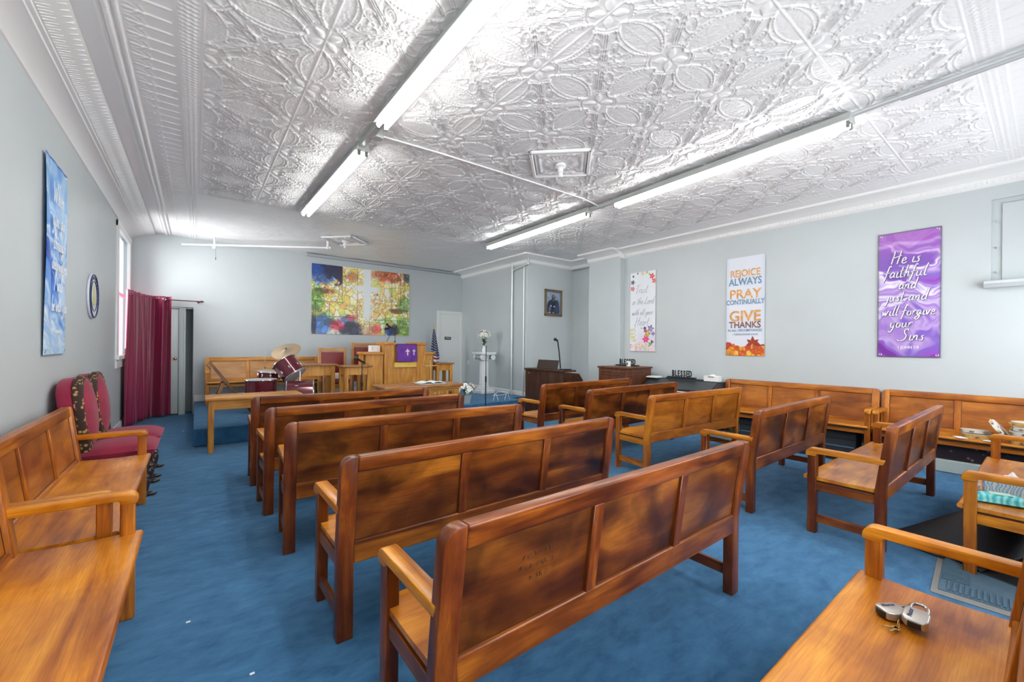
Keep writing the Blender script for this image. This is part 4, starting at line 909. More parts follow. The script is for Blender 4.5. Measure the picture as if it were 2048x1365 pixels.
def velvet_chair(loc, rz, label):
    t = thing('upholstered_chair', label, 'chair', loc, rz, 'burgundy chairs')
    lean = Matrix.Translation((0, -0.20, 0.42)) @ Matrix.Rotation(math.radians(6), 4, 'X') @ Matrix.Translation((0, 0.20, -0.42))
    b = B(); b.prism(prof_out(0.225, 0.262, 0.44, 1.09), -0.305, -0.205, axis=1, bev=0.02, seg=3); b.bm.transform(lean); br = ob('backrest', b, 'velvet', t)
    b = B()   # padded front with the tapestry rail around it
    def padf(u, v):
        a = u*2*PI; r = v; x = 0.20*r*math.cos(a); zz = 0.79+0.30*r*math.sin(a)*(1.0); return (x*1.12, -0.152+0.04*(1-r**3), zz-0.01)
    b.grid(padf, 32, 8, closeu=True); b.bm.transform(lean); ob('back_pad', b, 'velvet', br)
    b = B(); b.prism(prof_out(0.235, 0.272, 0.43, 1.10), -0.208, -0.150, axis=1, bev=0.012, seg=2); b.bm.transform(lean); ob('tapestry_trim', b, 'tap', br)
    b = B(); b.box((-0.27, -0.24, 0.38), (0.27, 0.26, 0.44), 0.02, seg=2)
    b.grid(lambda u, v: ((u-.5)*0.56, -0.24+v*0.52, 0.43+0.075*(max(0, (1-abs(2*u-1)**3)*(1-abs(2*v-1)**3)))**0.6), 16, 16); ob('seat', b, 'velvet', t)
    legp = [(0.0, 0), (0.028, 0), (0.03, 0.02), (0.018, 0.04), (0.030, 0.09), (0.036, 0.13), (0.022, 0.16), (0.034, 0.18), (0.022, 0.20), (0.02, 0.26), (0.034, 0.31), (0.026, 0.36), (0.03, 0.385)]
    for x, y in ((-0.22, -0.24), (0.22, -0.24), (-0.22, 0.20), (0.22, 0.20)):
        b = B(); b.lathe(legp, (x, y, 0), seg=14)
        if y > 0: b.ball((x, y+0.03, 0.02), 0.026, sc=(1, 2.0, 0.75))
        ob('leg', b, 'darkwood', t)
    for x in (-0.22, 0.22):
        b = B(); b.cyl((x, -0.24, 0.12), (x, 0.20, 0.12), 0.014); ob('stretcher', b, 'darkwood', t)
    return t
velvet_chair((-0.555, 5.22, 0), -PI/2, 'burgundy upholstered chair with gold tapestry rail next to the left wall pew')
velvet_chair((-0.555, 5.86, 0), -PI/2, 'farther burgundy upholstered chair by the left wall, nearer the curtain')
# ================================================================== OAK TABLES AND STANDS
def table(name, label, cat, x0, x1, y0, y1, z0, h, leg=0.065, apron=0.13, over=0.03, top=0.03, mt='otop', ml='oz', ma='ox', group=None, taper=0.0, backpanel=False):
    t = thing(name, label, cat, ((x0+x1)/2, (y0+y1)/2, z0), 0, group); w2, d2 = (x1-x0)/2, (y1-y0)/2
    b = B(); b.box((-w2-over, -d2-over, h-top), (w2+over, d2+over, h), 0.006, seg=2); ob('tabletop', b, mt, t)
    for sx in (-1, 1):
        for sy in (-1, 1):
            b = B(); cx_, cy_ = sx*(w2-leg/2), sy*(d2-leg/2); b.box((cx_-leg/2, cy_-leg/2, 0), (cx_+leg/2, cy_+leg/2, h-top), 0.004); ob('leg', b, ml, t)
    b = B(); e = 0.01
    b.box((-w2+leg*0.6, -d2+e, h-top-apron), (w2-leg*0.6, -d2+e+0.02, h-top), 0.002); b.box((-w2+leg*0.6, d2-e-0.02, h-top-apron), (w2-leg*0.6, d2-e, h-top), 0.002)
    b.box((-w2+e, -d2+leg*0.6, h-top-apron), (-w2+e+0.02, d2-leg*0.6, h-top), 0.002); b.box((w2-e-0.02, -d2+leg*0.6, h-top-apron), (w2-e, d2-leg*0.6, h-top), 0.002); ob('apron', b, ma, t)
    return t
table('oak_table', 'plain oak table on the carpet in front of the platform, left of the pews', 'table', 0.13, 1.17, 6.45, 6.88, 0, 0.70, leg=0.06, apron=0.12, over=0.035, top=0.035, mt='ox')
table('small_table', 'oak table on the platform between the drums and the red chairs', 'table', 1.46, 2.10, 8.26, 8.62, 0.24, 0.785, leg=0.07, apron=0.19, over=0.045, mt='otop', ma='oz')
table('oak_stand', 'oak flower stand left of the pulpit behind the microphone stand', 'side table', 2.13, 2.60, 7.74, 8.12, 0.24, 0.77, leg=0.07, apron=0.14, over=0.03, mt='otop', ma='oz', group='oak stands beside the pulpit')
table('oak_stand', 'oak flower stand right of the pulpit near the white door', 'side table', 4.22, 4.62, 8.25, 8.62, 0.24, 0.765, leg=0.07, apron=0.14, over=0.03, mt='otop', ma='oz', group='oak stands beside the pulpit')
# communion table
t = thing('communion_table', 'brown-topped communion table lettered along its front, in front of the pulpit', 'table', (3.02, 6.55, 0))
b = B(); b.box((-0.70, -0.30, 0.69), (0.70, 0.30, 0.735), 0.008, seg=2); ob('tabletop', b, 'otop', t)
b = B(); b.box((-0.64, -0.25, 0.50), (0.64, 0.25, 0.69), 0.004); b.box((-0.66, -0.27, 0.66), (0.66, 0.27, 0.69), 0.004); fr = ob('apron', b, 'ox', t)
for sx in (-1, 1):
    for sy in (-1, 1):
        b = B(); b.box((sx*0.60-0.04, sy*0.21-0.04, 0), (sx*0.60+0.04, sy*0.21+0.04, 0.51), 0.005); ob('leg', b, 'oz', t)
text_mesh('lettering', 'IN REMEMBRANCE OF ME', 0.105, mat('carved_letters', (0.22, 0.11, 0.03), 0.6), fr, (0.0, -0.2525, 0.59), (PI/2, 0, 0), 0.001, sx=0.92, bold=0.001)
t = thing('open_bible', 'open white-paged Bible lying on the communion table', 'book', (3.20, 6.50, 0.736), math.radians(-4))
for sx in (-1, 1):
    b = B(); b.grid(lambda u, v: (sx*(0.005+u*0.23), -0.16+v*0.32, 0.012+0.030*math.sin(min(1, u*1.25+0.12)*PI*0.92)**0.7*(1 if u > 0 else 0.6)), 12, 6)
    b.box((min(0, sx*0.232), -0.16, 0.004), (max(0, sx*0.232), 0.16, 0.012)); ob('pages', b, 'paper', t)
b = B(); b.box((-0.245, -0.172, 0), (0.245, 0.172, 0.004), 0.001); ob('cover', b, mat('book_cover', (0.05, 0.035, 0.03), 0.6), t)
b = B(); b.box((-0.006, -0.17, 0.012), (0.006, 0.17, 0.016)); ob('ribbon', b, 'dkgrey', t)
t = thing('brass_cross', 'tall brass altar cross standing on the communion table', 'cross', (3.32, 6.74, 0.735))
b = B(); b.box((-0.09, -0.05, 0), (0.09, 0.05, 0.02), 0.004); b.box((-0.06, -0.035, 0.02), (0.06, 0.035, 0.04), 0.004); ob('base', b, 'brassb', t)
b = B(); b.box((-0.013, -0.008, 0.04), (0.013, 0.008, 0.42), 0.002); b.box((-0.12, -0.008, 0.285), (0.12, 0.008, 0.311), 0.002); b.cyl((0, -0.011, 0.298), (0, 0.011, 0.298), 0.030)
for x, z in ((-0.12, .298), (0.12, .298), (0, .42)): b.ball((x, 0, z), 0.018)
ob('cross', b, 'brass', t)
# ================================================================== PULPIT
t = thing('pulpit', 'large oak pulpit with stepped wings in the middle of the platform', 'pulpit', (3.47, 8.20, 0.24))
b = B(); b.box((-0.43, 0.0, 0), (0.43, 0.05, 1.15), 0.004); b.box((-0.45, 0.0, 0), (-0.40, 0.50, 1.17), 0.004); b.box((0.40, 0.0, 0), (0.45, 0.50, 1.17), 0.004)
b.box((-0.45, -0.02, 0), (-0.24, 0.03, 1.16), 0.004); b.box((0.24, -0.02, 0), (0.45, 0.03, 1.16), 0.004); ob('body', b, 'oz', t)
for sx in (-1, 1):
    b = B(); b.box((sx*0.345-0.115, -0.045, 1.155), (sx*0.345+0.115, 0.55, 1.215), 0.008, seg=2); ob('cornice', b, 'ox', t)
b = B(); b.box((-0.24, 0.02, 1.10), (0.24, 0.52, 1.13), 0.004); ob('reading_desk', b, 'ox', t)
for sx, x0, x1 in ((-1, -0.83, -0.45), (1, 0.45, 0.66)):
    b = B(); b.box((x0, 0.03, 0), (x1, 0.09, 0.96), 0.004)
    e = x0 if sx < 0 else x1; b.box((e-0.02 if sx > 0 else e, 0.03, 0), (e if sx > 0 else e+0.02, 0.42, 0.96), 0.003); ob('wing', b, 'oz', t)
    b = B(); b.box((x0-(0.03 if sx < 0 else 0), -0.005, 0.955), (x1+(0.03 if sx > 0 else 0), 0.45, 1.01), 0.008, seg=2); ob('wing_cornice', b, 'ox', t)
b = B(); b.box((-0.245, -0.034, 0.695), (0.235, -0.0, 0.795), 0.004); b.box((0.115, -0.033, 0.794), (0.235, -0.0, 0.885), 0.004); ob('gold_panel', b, 'gold', t)
t2 = thing('pulpit_cloth', 'purple cloth with white crosses hanging over the pulpit front', 'cloth', (3.47, 8.13, 0.24))
def pc(U, V, asp):
    c = np.zeros(U.shape+(3,))+rgb(104, 50, 150)*(0.85+0.3*fbm(U*4, V*3, 400, 3))[..., None]
    for cx_, k in ((0.52, 1.0), (0.84, 0.85)):
        dx = (U-cx_)*asp; dy = V-0.56
        ray = np.exp(-((np.sqrt(dx*dx+dy*dy)-0.10*k)/0.05)**2)*(0.5+0.5*np.cos(np.arctan2(dy, dx)*16)); c = mix(c, rgb(190, 150, 90), ray*0.7*(cx_ < .6))
        cr_ = ((np.abs(dx) < 0.022*k) & (np.abs(dy+0.02) < 0.19*k)) | ((np.abs(dy-0.05) < 0.022*k) & (np.abs(dx) < 0.11*k)); c = mix(c, rgb(244, 236, 226), cr_*1.0)
    e = np.minimum(np.minimum(U*asp, (1-U)*asp), np.minimum(V, 1-V)); c = mix(c, rgb(90, 62, 60), np.exp(-(e/0.035)**2)*0.9); return mix(c, rgb(70, 30, 110), np.exp(-((U-0.70)/0.012)**2)*0.8)
o = panel('cloth', 0.45, 0.365, 110, 110, pc, (-0.225, -0.012, 0.81), 0, 'purple_cloth_print', 0.8, parent=t2, curl=lambda U, V: -0.012*(1+np.sin(U*13))*(1-V))
b = B(); b.grid(lambda u, v: (-0.225+u*0.45, -0.012+v*0.42, 1.18-0.055*min(1, v*4)), 4, 12); ob('top_fold', b, mat('purple_grey_cloth', (0.10, 0.08, 0.13), 0.8), t2)
def goose(label, base, pts, r=0.006):
    t = thing('gooseneck_microphone', label, 'microphone', base, 0, 'pulpit microphones')
    b = B(); b.tube(smoothpts(pts, 6), r, 8); ob('gooseneck', b, 'black', t)
    b = B(); p, q = Vector(pts[-2]), Vector(pts[-1]); d = (q-p).normalized(); b.cyl(q-d*0.02, q+d*0.07, 0.018, seg=14); b.ball(q+d*0.075, 0.026, sc=(1, 1, 1)); ob('microphone_head', b, 'black', t)
    b = B(); b.lathe([(0, 0), (0.025, 0), (0.02, 0.015), (0.008, 0.03), (0, 0.03)]); ob('base', b, 'dkgrey', t); return t
goose('left black gooseneck microphone rising from behind the tissue box on the pulpit', (3.09, 8.35, 1.31), [(0, 0, 0.0), (0.03, -0.02, 0.15), (0.10, -0.03, 0.30), (0.13, -0.04, 0.42), (0.07, -0.06, 0.46)])
goose('right black gooseneck microphone on top of the pulpit', (3.32, 8.40, 1.455), [(0, 0, 0), (0, -0.01, 0.12), (-0.02, -0.02, 0.26), (-0.09, -0.03, 0.31), (-0.15, -0.04, 0.29)])
t = thing('tissue_box', 'white square tissue box on the left wing of the pulpit', 'tissue box', (2.86, 8.42, 1.25))
b = B(); b.box((-0.06, -0.07, 0), (0.135, 0.09, 0.13), 0.006); ob('carton', b, 'paper', t)
b = B(); b.tube([(-0.02, -0.072, 0.03), (-0.02, -0.072, 0.10), (-0.045, -0.072, 0.10), (-0.045, -0.072, 0.09)], 0.003, 5); ob('printed_mark', b, 'dkgrey', t)
# ================================================================== RED PULPIT CHAIRS
def clergy(loc, rz, h, w, label):
    t = thing('pulpit_chair', label, 'chair', loc, rz, 'red pulpit chairs'); x = w/2
    for sx in (-1, 1):
        b = B(); b.box((sx*x-0.03, -0.24, 0), (sx*x+0.03, -0.19, h), 0.004); ob('leg', b, 'oz2', t)
        b = B(); b.box((sx*x-0.03, 0.21, 0), (sx*x+0.03, 0.26, 0.62), 0.004); ob('leg', b, 'oz2', t)
        b = B(); b.box((sx*x-0.035, -0.2, 0.60), (sx*x+0.035, 0.28, 0.64), 0.006); ob('armrest', b, 'ox', t)
    b = B(); b.box((-x, -0.235, h-0.09), (x, -0.195, h-0.01), 0.004); ob('top_rail', b, 'oz2', t); b = B(); b.box((-x, -0.235, 0.44), (x, -0.195, 0.50), 0.003); ob('lower_rail', b, 'oz2', t)
    b = B(); b.box((-x+0.03, -0.225, 0.49), (x-0.03, -0.175, h-0.10), 0.012, seg=2); ob('back_pad', b, 'redlea', t)
    b = B(); b.box((-x+0.02, -0.20, 0.36), (x-0.02, 0.27, 0.45), 0.02, seg=3); ob('seat', b, 'redlea', t)
    b = B(); b.box((-x, 0.22, 0.27), (x, 0.25, 0.36), 0.003); ob('apron', b, 'ox', t)
    return t
clergy((2.29, 9.02, 0.24), PI, 1.09, 0.50, 'red leather and oak pulpit chair between the drums and the pulpit')
clergy((2.97, 9.05, 0.24), PI, 1.20, 0.52, 'taller red leather pulpit chair half hidden behind the pulpit')
b = B(); b.box((-0.17, -0.03, 0), (0.17, 0.0, 0.12), 0.004)
for x in (-0.08, -0.02, 0.05): b.cyl((x, -0.035, 0.035), (x, -0.02, 0.035), 0.014)
o = ob('amplifier', b, 'paper', None); o.location = (2.27, 8.86, 0.695)
tag(o, 'white box with dark knobs lying on the seat of the left red chair', 'amplifier')
# ================================================================== FLAG
t = thing('flag', 'furled American flag on a pole in the corner left of the white door', 'flag', (4.93, 9.85, 0.24))
b = B(); b.lathe([(0, 0), (0.12, 0), (0.12, 0.02), (0.03, 0.05), (0.012, 0.06), (0, 0.06)]); ob('base', b, 'brassb', t)
b = B(); b.cyl((0, 0, 0.05), (0.02, 0, 1.62), 0.012, seg=10); ob('pole', b, 'brass', t); b = B(); b.ball((0.02, 0, 1.66), 0.022); b.cyl((0.02, 0, 1.6), (0.02, 0, 1.65), 0.010); ob('finial', b, 'brassb', t)
nu, nv = 60, 60; u = np.linspace(0, 1, nu+1); v = np.linspace(0, 1, nv+1); U, V = np.meshgrid(u, v, indexing='ij')
rad = 0.02+0.13*V**0.9*(1-0.35*sst(0.75, 1.0, V)); ang = U*2*PI; rr = rad*(1+0.22*np.cos(ang*5+V*2))
Xf = 0.02+rr*np.cos(ang)*0.9+0.03*V; Yf = rr*np.sin(ang)*0.7; Zf = 1.58-V*1.02+0.10*V*np.cos(ang+0.6)
n_ = np.zeros(U.shape+(3,))+rgb(24, 34, 74); stx = (U*16) % 1-0.5; sty = (V*15+np.floor(U*16)*0.5) % 1-0.5
n_ = mix(n_, rgb(230, 232, 238), ((stx**2+sty**2) < 0.06)*1.0)
lim = 0.68+0.12*np.cos(ang+0.6); st2 = np.where(((V-lim)*9+U*1.0) % 1 < 0.5, 1.0, 0.0); red_ = mix(np.zeros_like(n_)+rgb(226, 226, 228), rgb(150, 24, 40), st2); n_ = mix(n_, red_, (V > lim)*1.0)
fo = fastgrid('flag_cloth', Xf, Yf, Zf, vcol('flag_print', 0.7), col=s2l(n_)); fo.parent = t
# ================================================================== DRUM KIT
def drum(name, label, r, h, loc, rot, group=None, lugs=8):
    t = thing(name, label, 'drum', loc, 0, group); t.rotation_euler = rot
    b = B(); b.cyl((0, 0, 0.015), (0, 0, h-0.015), r*0.985, seg=40, caps=True); ob('shell', b, 'drum', t)
    for z in (0, h):
        b = B(); b.tube([((r+0.004)*math.cos(a), (r+0.004)*math.sin(a), z+(0.008 if z == 0 else -0.008)) for a in [i*2*PI/40 for i in range(40)]], 0.009, 8, closed=True); ob('hoop', b, 'steel', t)
        b = B(); b.cyl((0, 0, z-0.002 if z else -0.001), (0, 0, z+0.001 if z else 0.002), r*0.99, seg=40); ob('drum_head', b, 'head', t)
    for k in range(lugs):
        a = 2*PI*k/lugs; b = B(); b.box((-0.012, -0.008, h*0.32 if h > 0.2 else 0.03), (0.012, 0.012, h*0.32+0.05 if h > 0.2 else h-0.03), 0.005, M4=Matrix.Rotation(a, 4, 'Z') @ Matrix.Translation((0, r, 0))); ob('lug', b, 'steel', t)
    return t
G = 'drums of the wine red kit'
t = drum('floor_tom', 'wine red floor tom at the left front of the drum kit', 0.235, 0.40, (0.87, 8.05, 0.40), (0, 0, 0), G)
for k in range(3):
    a = 2*PI*k/3+0.5; b = B(); b.cyl((0.245*math.cos(a), 0.245*math.sin(a), -0.16), (0.245*math.cos(a), 0.245*math.sin(a), 0.22), 0.008); ob('leg', b, 'steel', t)
t = drum('snare_drum', 'shallow wine red snare drum behind the floor tom', 0.175, 0.15, (1.05, 8.58, 0.74), (math.radians(2), math.radians(4), 0), G)
b = B(); b.cyl((0, 0, 0), (0, 0, -0.45), 0.012)
for k in range(3):
    a = 2*PI*k/3; b.cyl((0, 0, -0.18), (0.2*math.cos(a), 0.2*math.sin(a), -0.49), 0.008)
ob('stand', b, 'steel', t)
t = drum('bass_drum', 'wine red bass drum lying low behind the front pews', 0.28, 0.42, (1.22, 7.86, 0.50), (math.radians(90), 0, math.radians(78)), G)
b = B(); b.cyl((0.0, 0.27, 0.2), (0.05, 0.46, 0.2), 0.014); b.cyl((-0.25, -0.12, 0.05), (-0.33, -0.25, 0.02), 0.008); b.cyl((0.25, -0.12, 0.05), (0.33, -0.25, 0.02), 0.008); ob('tom_mount', b, 'steel', t)
drum('rack_tom', 'wine red rack tom tilted steeply above the bass drum', 0.195, 0.32, (1.36, 7.93, 0.845), (math.radians(-24), math.radians(-33), 0), G)
def cymbal_stand(label, loc, h, r, tilt, base=0.24):
    t = thing('cymbal_stand', label, 'cymbal', loc, 0, 'cymbals on stands')
    b = B(); b.cyl((0, 0, 0.1), (0, 0, h), 0.009)
    for k in range(3):
        a = 2*PI*k/3+0.4; b.cyl((0, 0, 0.35), (0.22*math.cos(a), 0.22*math.sin(a), 0.01), 0.008)
    ob('stand', b, 'dkgrey', t)
    b = B(); b.lathe([(0.0, 0.022), (0.03, 0.018), (0.045, 0.006), (r*0.6, 0.0), (r, -0.018), (r, -0.020), (r*0.6, -0.003), (0.04, 0.002), (0, 0.010)], seg=40); b.bm.transform(Matrix.Translation((0, 0, h)) @ Matrix.Rotation(math.radians(tilt[0]), 4, 'X') @ Matrix.Rotation(math.radians(tilt[1]), 4, 'Y')); ob('cymbal', b, 'cymbal', t)
    b = B(); b.cyl((0, 0, h), (0, 0, h+0.035), 0.010); b.ball((0, 0, h+0.03), 0.014); ob('wing_nut', b, 'black', t)
cymbal_stand('bronze crash cymbal tilted high above the rack tom', (1.27, 8.28, 0.24), 1.04, 0.24, (30, -20))
cymbal_stand('thin hi-hat cymbal on its rod behind the drums', (1.03, 8.95, 0.24), 0.67, 0.175, (0, 0))
b = B(); b.cyl((1.03, 8.95, 0.91), (1.03, 8.95, 1.25), 0.004)
o = ob('hihat_rod', b, 'steel'); o.parent = [q for q in bpy.data.objects if q.name == 'cymbal_stand.001'][0]; o.matrix_parent_inverse = Matrix.Translation((-1.03, -8.95, -0.24))
# ================================================================== FOLDED WOODEN CHAIR
t = thing('folding_chair', 'brown wooden folding chair standing half folded before the platform pew', 'chair', (0.30, 8.45, 0.24), 0)
def bar(a, b2, w=0.045, d=0.022):
    b = B(); p, q = Vector(a), Vector(b2); L = (q-p).length; rot = (q-p).to_track_quat('Z', 'Y').to_matrix().to_4x4(); b.box((-d/2, -w/2, -L/2), (d/2, w/2, L/2), 0.003, M4=Matrix.Translation((p+q)/2) @ rot); return b
M['brownwood'] = wood('brown_chair_wood', axis=2, dark=(0.13, 0.045, 0.012), mid=(0.24, 0.10, 0.03), light=(0.34, 0.15, 0.05), stain=0.2)
for y in (-0.19, 0.19):
    ob('leg', bar((-0.12, y, 0.84), (0.46, y, 0.0)), 'brownwood', t); ob('leg', bar((0.06, y*0.85, 0.50), (-0.10, y*0.85, 0.0)), 'brownwood', t)
b = B(); b.box((0, -0.17, 0), (0.018, 0.17, 0.10), 0.004, M4=Matrix.Translation((-0.115, 0, 0.72)) @ Matrix.Rotation(math.radians(-34), 4, 'Y')); ob('backrest', b, 'brownwood', t)
b = B(); b.box((-0.19, -0.17, -0.01), (0.19, 0.17, 0.01), 0.004, M4=Matrix.Translation((0.17, 0, 0.40)) @ Matrix.Rotation(math.radians(48), 4, 'Y')); ob('seat', b, 'brownwood', t)
# ================================================================== MICROPHONE STANDS
def mic_stand(label, loc, h, mic_dir, head=True, base='round', col='black', boom=None):
    t = thing('microphone_stand', label, 'microphone stand', loc, 0, 'microphone stands')
    b = B()
    if base == 'round': b.lathe([(0, 0), (0.13, 0), (0.13, 0.015), (0.03, 0.03), (0, 0.03)])
    else:
        for k in range(3):
            a = 2*PI*k/3+0.3; b.cyl((0, 0, 0.14), (0.26*math.cos(a), 0.26*math.sin(a), 0.01), 0.009)
    ob('base', b, col, t)
    b = B(); b.cyl((0, 0, 0.02), (0, 0, h*0.55), 0.012); b.cyl((0, 0, h*0.5), (0, 0, h), 0.008); b.cyl((0, 0, h*0.5), (0, 0, h*0.58), 0.018); ob('pole', b, col, t)
    if head:
        d = Vector(mic_dir).normalized(); p = Vector((0, 0, h)); b = B(); b.cyl(p-d*0.05, p+d*0.12, 0.014, 0.022, seg=14); ob('microphone', b, 'black', t)
        b = B(); b.ball(p+d*0.14, 0.032); ob('grille', b, 'dkgrey', t)
        b = B(); b.tube(smoothpts([tuple(p-d*0.05), (0.06*(-d.x)+0.05, 0, h-0.06), (0.09, 0, h-0.3), (0.07, 0.02, h-0.55)], 5), 0.004, 6); ob('cable', b, 'black', t)
    return t
mic_stand('black microphone stand with microphone on the floor before the oak stand left of the pulpit', (2.30, 7.30, 0.24), 0.86, (-0.8, -0.2, 0.45), base='round')
mic_stand('thin black stand pole in front of the white column pedestal', (4.42, 6.60, 0), 1.40, (-0.6, 0, 0.5), head=False, base='tripod')
t = mic_stand('black boom microphone stand behind the brown organ', (6.35, 6.55, 0), 0.95, (0, 0, 1), head=False, base='tripod')
b = B(); b.tube([(0.0, 0, 0.92), (-0.05, 0.0, 1.30), (-0.09, 0.0, 1.50), (-0.12, 0.0, 1.52)], 0.014, 8); ob('boom', b, 'black', t); b = B(); b.cyl((-0.10, 0, 1.53), (-0.17, 0, 1.55), 0.02); b.ball((-0.17, 0, 1.55), 0.035); ob('microphone', b, 'black', t)
# ================================================================== COLUMN PEDESTAL AND FLOWERS
t = thing('column_pedestal', 'white fluted plaster column pedestal with scrolled capital', 'pedestal', (5.62, 8.48, 0.24))
b = B(); b.box((-0.20, -0.20, 0), (0.20, 0.20, 0.07), 0.006); b.box((-0.165, -0.165, 0.07), (0.165, 0.165, 0.10), 0.006); b.lathe([(0.15, 0.10), (0.165, 0.12), (0.15, 0.14), (0.125, 0.15), (0.14, 0.165), (0.125, 0.18), (0, 0.18)], seg=32); ob('base', b, 'plaster', t)
b = B()
def colf(u, v):
    a = u*2*PI; r = 0.122-0.016*v; r *= 1-0.07*(0.5+0.5*math.cos(a*16)); return (r*math.cos(a), r*math.sin(a), 0.17+v*0.63)
b.grid(colf, 128, 8, closeu=True); ob('shaft', b, 'plaster', t, ang=60)
b = B(); b.box((-0.215, -0.215, 0.95), (0.215, 0.215, 1.0), 0.010, seg=2); b.box((-0.19, -0.19, 0.93), (0.19, 0.19, 0.955), 0.006); b.lathe([(0.10, 0.78), (0.125, 0.80), (0.11, 0.82), (0.14, 0.90), (0.15, 0.94), (0, 0.94)], seg=32)
for y in (-0.15, 0.15):
    for x in (-0.155, 0.155):
        for r in (0.058, 0.036, 0.016): b.tube([(x+r*math.cos(a), y-0.02, 0.875+r*math.sin(a)) for a in [i*PI/8 for i in range(16)]], 0.012, 8, closed=True)
        b.cyl((x, -0.14, 0.875), (x, 0.14, 0.875), 0.05)
ob('capital', b, 'plaster', t)
def bouquet(t, z, rad, n, seed, leafdir=None, squash=0.8):
    rs = random.Random(seed)
    for k in range(n):
        a = rs.uniform(0, 2*PI); e = math.acos(rs.uniform(-0.25, 1)); r = rad*rs.uniform(0.7, 1.0); c = Vector((r*math.sin(e)*math.cos(a), r*math.sin(e)*math.sin(a), z+r*math.cos(e)*squash)); d = (c-Vector((0, 0, z-0.04))).normalized()
        rot = d.to_track_quat('Z', 'Y').to_matrix().to_4x4(); b = B()
        for j in range(6):
            Rj = Matrix.Translation(c) @ rot @ Matrix.Rotation(j*PI/3, 4, 'Z'); sz = rs.uniform(0.045, 0.062)
            q = B(); q.grid(lambda u, v: (sz*u, (v-0.5)*sz*0.62*math.sin(PI*min(1, u*0.85+0.12)), sz*(0.55*u-0.45*u*u)+0.10*sz*abs(v-0.5)), 5, 4); b.add(q, Rj, 0)
        b.ball(c+d*0.012, 0.008, mi=1, u=8, v=6); o = ob('blossom', b, ['petal', 'brassb'], t)
t = thing('flower_arrangement', 'tall vase of white orchid blossoms standing on the column pedestal', 'flowers', (5.62, 8.48, 1.24))
b = B(); b.lathe([(0, 0), (0.05, 0), (0.06, 0.05), (0.035, 0.12), (0.03, 0.15), (0.04, 0.16), (0.0, 0.15)]); ob('vase', b, mat('glass_vase', (0.75, 0.8, 0.82), 0.1, spec=0.8), t)
for dx, dy, hh in ((0.0, 0.0, 0.30), (0.06, 0.0, 0.36), (-0.05, 0.03, 0.38), (0.02, -0.05, 0.33)):
    b = B(); b.tube([(0, 0, 0.13), (dx*.5, dy*.5, hh*.7), (dx, dy, hh+0.08)], 0.005, 6); ob('stem', b, 'leaf', t)
rs = random.Random(4)
for k in range(9):
    a = rs.uniform(0, 2*PI); L = rs.uniform(0.12, 0.2); b = B(); b.grid(lambda u, v: (L*u, (v-0.5)*0.09*math.sin(PI*min(1, u+0.06)), 0.05*u-0.10*u*u), 8, 4); b.bm.transform(Matrix.Translation((0, 0, 0.17+0.015*k)) @ Matrix.Rotation(a, 4, 'Z') @ Matrix.Rotation(-0.5, 4, 'Y')); ob('leaf', b, 'leaf', t)
bouquet(t, 0.42, 0.155, 34, 11)
t = thing('flower_arrangement', 'low arrangement of white lilies at the right end of the communion table', 'flowers', (4.32, 7.16, 0.24))
b = B(); b.lathe([(0, 0), (0.09, 0), (0.12, 0.16), (0.125, 0.17), (0, 0.16)]); ob('vase', b, mat('grey_vase', (0.45, 0.52, 0.54), 0.25, spec=0.7), t)
for k in range(16):
    a = rs.uniform(0, 2*PI); L = rs.uniform(0.12, 0.22); b = B(); b.grid(lambda u, v: (L*u, (v-0.5)*0.05*math.sin(PI*min(1, u+0.06)), 0.12*u-0.16*u*u), 8, 3); b.bm.transform(Matrix.Translation((0, 0, 0.18)) @ Matrix.Rotation(a, 4, 'Z') @ Matrix.Rotation(rs.uniform(-0.9, 0.2), 4, 'Y')); ob('leaf', b, 'leaf', t)
bouquet(t, 0.27, 0.19, 36, 12, squash=0.85)
# small white wire rack on the platform
b = B()
for x in (0, 0.30): b.tube(smoothpts([(x-0.06, 0, 0), (x, 0, 0.16), (x+0.07, 0, 0)], 3), 0.006, 6)
b.tube([(0, 0, 0.16), (0.08, 0.05, 0.17), (0.22, 0.05, 0.17), (0.30, 0, 0.16)], 0.006, 6); b.tube([(0.0, 0.1, 0.1), (0.30, 0.1, 0.1)], 0.006, 6); b.tube([(0, 0, 0.16), (0, 0.1, 0.1)], 0.006, 6); b.tube([(0.3, 0, 0.16), (0.3, 0.1, 0.1)], 0.006, 6)
o = ob('wire_rack', b, 'white'); o.location = (5.02, 7.12, 0.24); tag(o, 'small white wire rack on the edge of the blue platform', 'rack')
# ================================================================== ORGAN, CABINET, PIANO
t = thing('organ', 'brown wooden console organ seen from behind, beside the platform', 'organ', (5.60, 5.72, 0))
b = B(); b.box((0.0, 0.0, 0.0), (0.035, 1.13, 0.90), 0.004); b.prism([(0.03, 0.0), (0.62, 0.0), (0.62, 0.55), (0.56, 0.74), (0.46, 0.86), (0.03, 0.90)], 0.0, 0.03, axis=1); b.prism([(0.03, 0.0), (0.62, 0.0), (0.62, 0.55), (0.56, 0.74), (0.46, 0.86), (0.03, 0.90)], 1.10, 1.13, axis=1); b.box((0.03, 0.03, 0.50), (0.60, 1.10, 0.56)); b.box((0.03, 0.03, 0.80), (0.40, 1.10, 0.86)); ob('case', b, 'organ', t)
b = B(); b.box((-0.02, -0.02, 0.90), (0.36, 1.15, 0.935), 0.006); b.box((0.0, -0.006, 0.80), (0.45, 0.0, 0.82)); ob('lid', b, 'organ', t)
b = B(); b.box((0, 0, 0), (0.015, 0.62, 0.19), 0.004, M4=Matrix.Translation((0.12, 0.28, 0.935)) @ Matrix.Rotation(0.25, 4, 'Y')); ob('music_desk', b, mat('desk_dark_brown', (0.035, 0.02, 0.015), 0.4), t)
b = B(); b.box((0.10, 0.03, 0.935), (0.28, 0.20, 0.955), 0.004); ob('book', b, 'black', t)
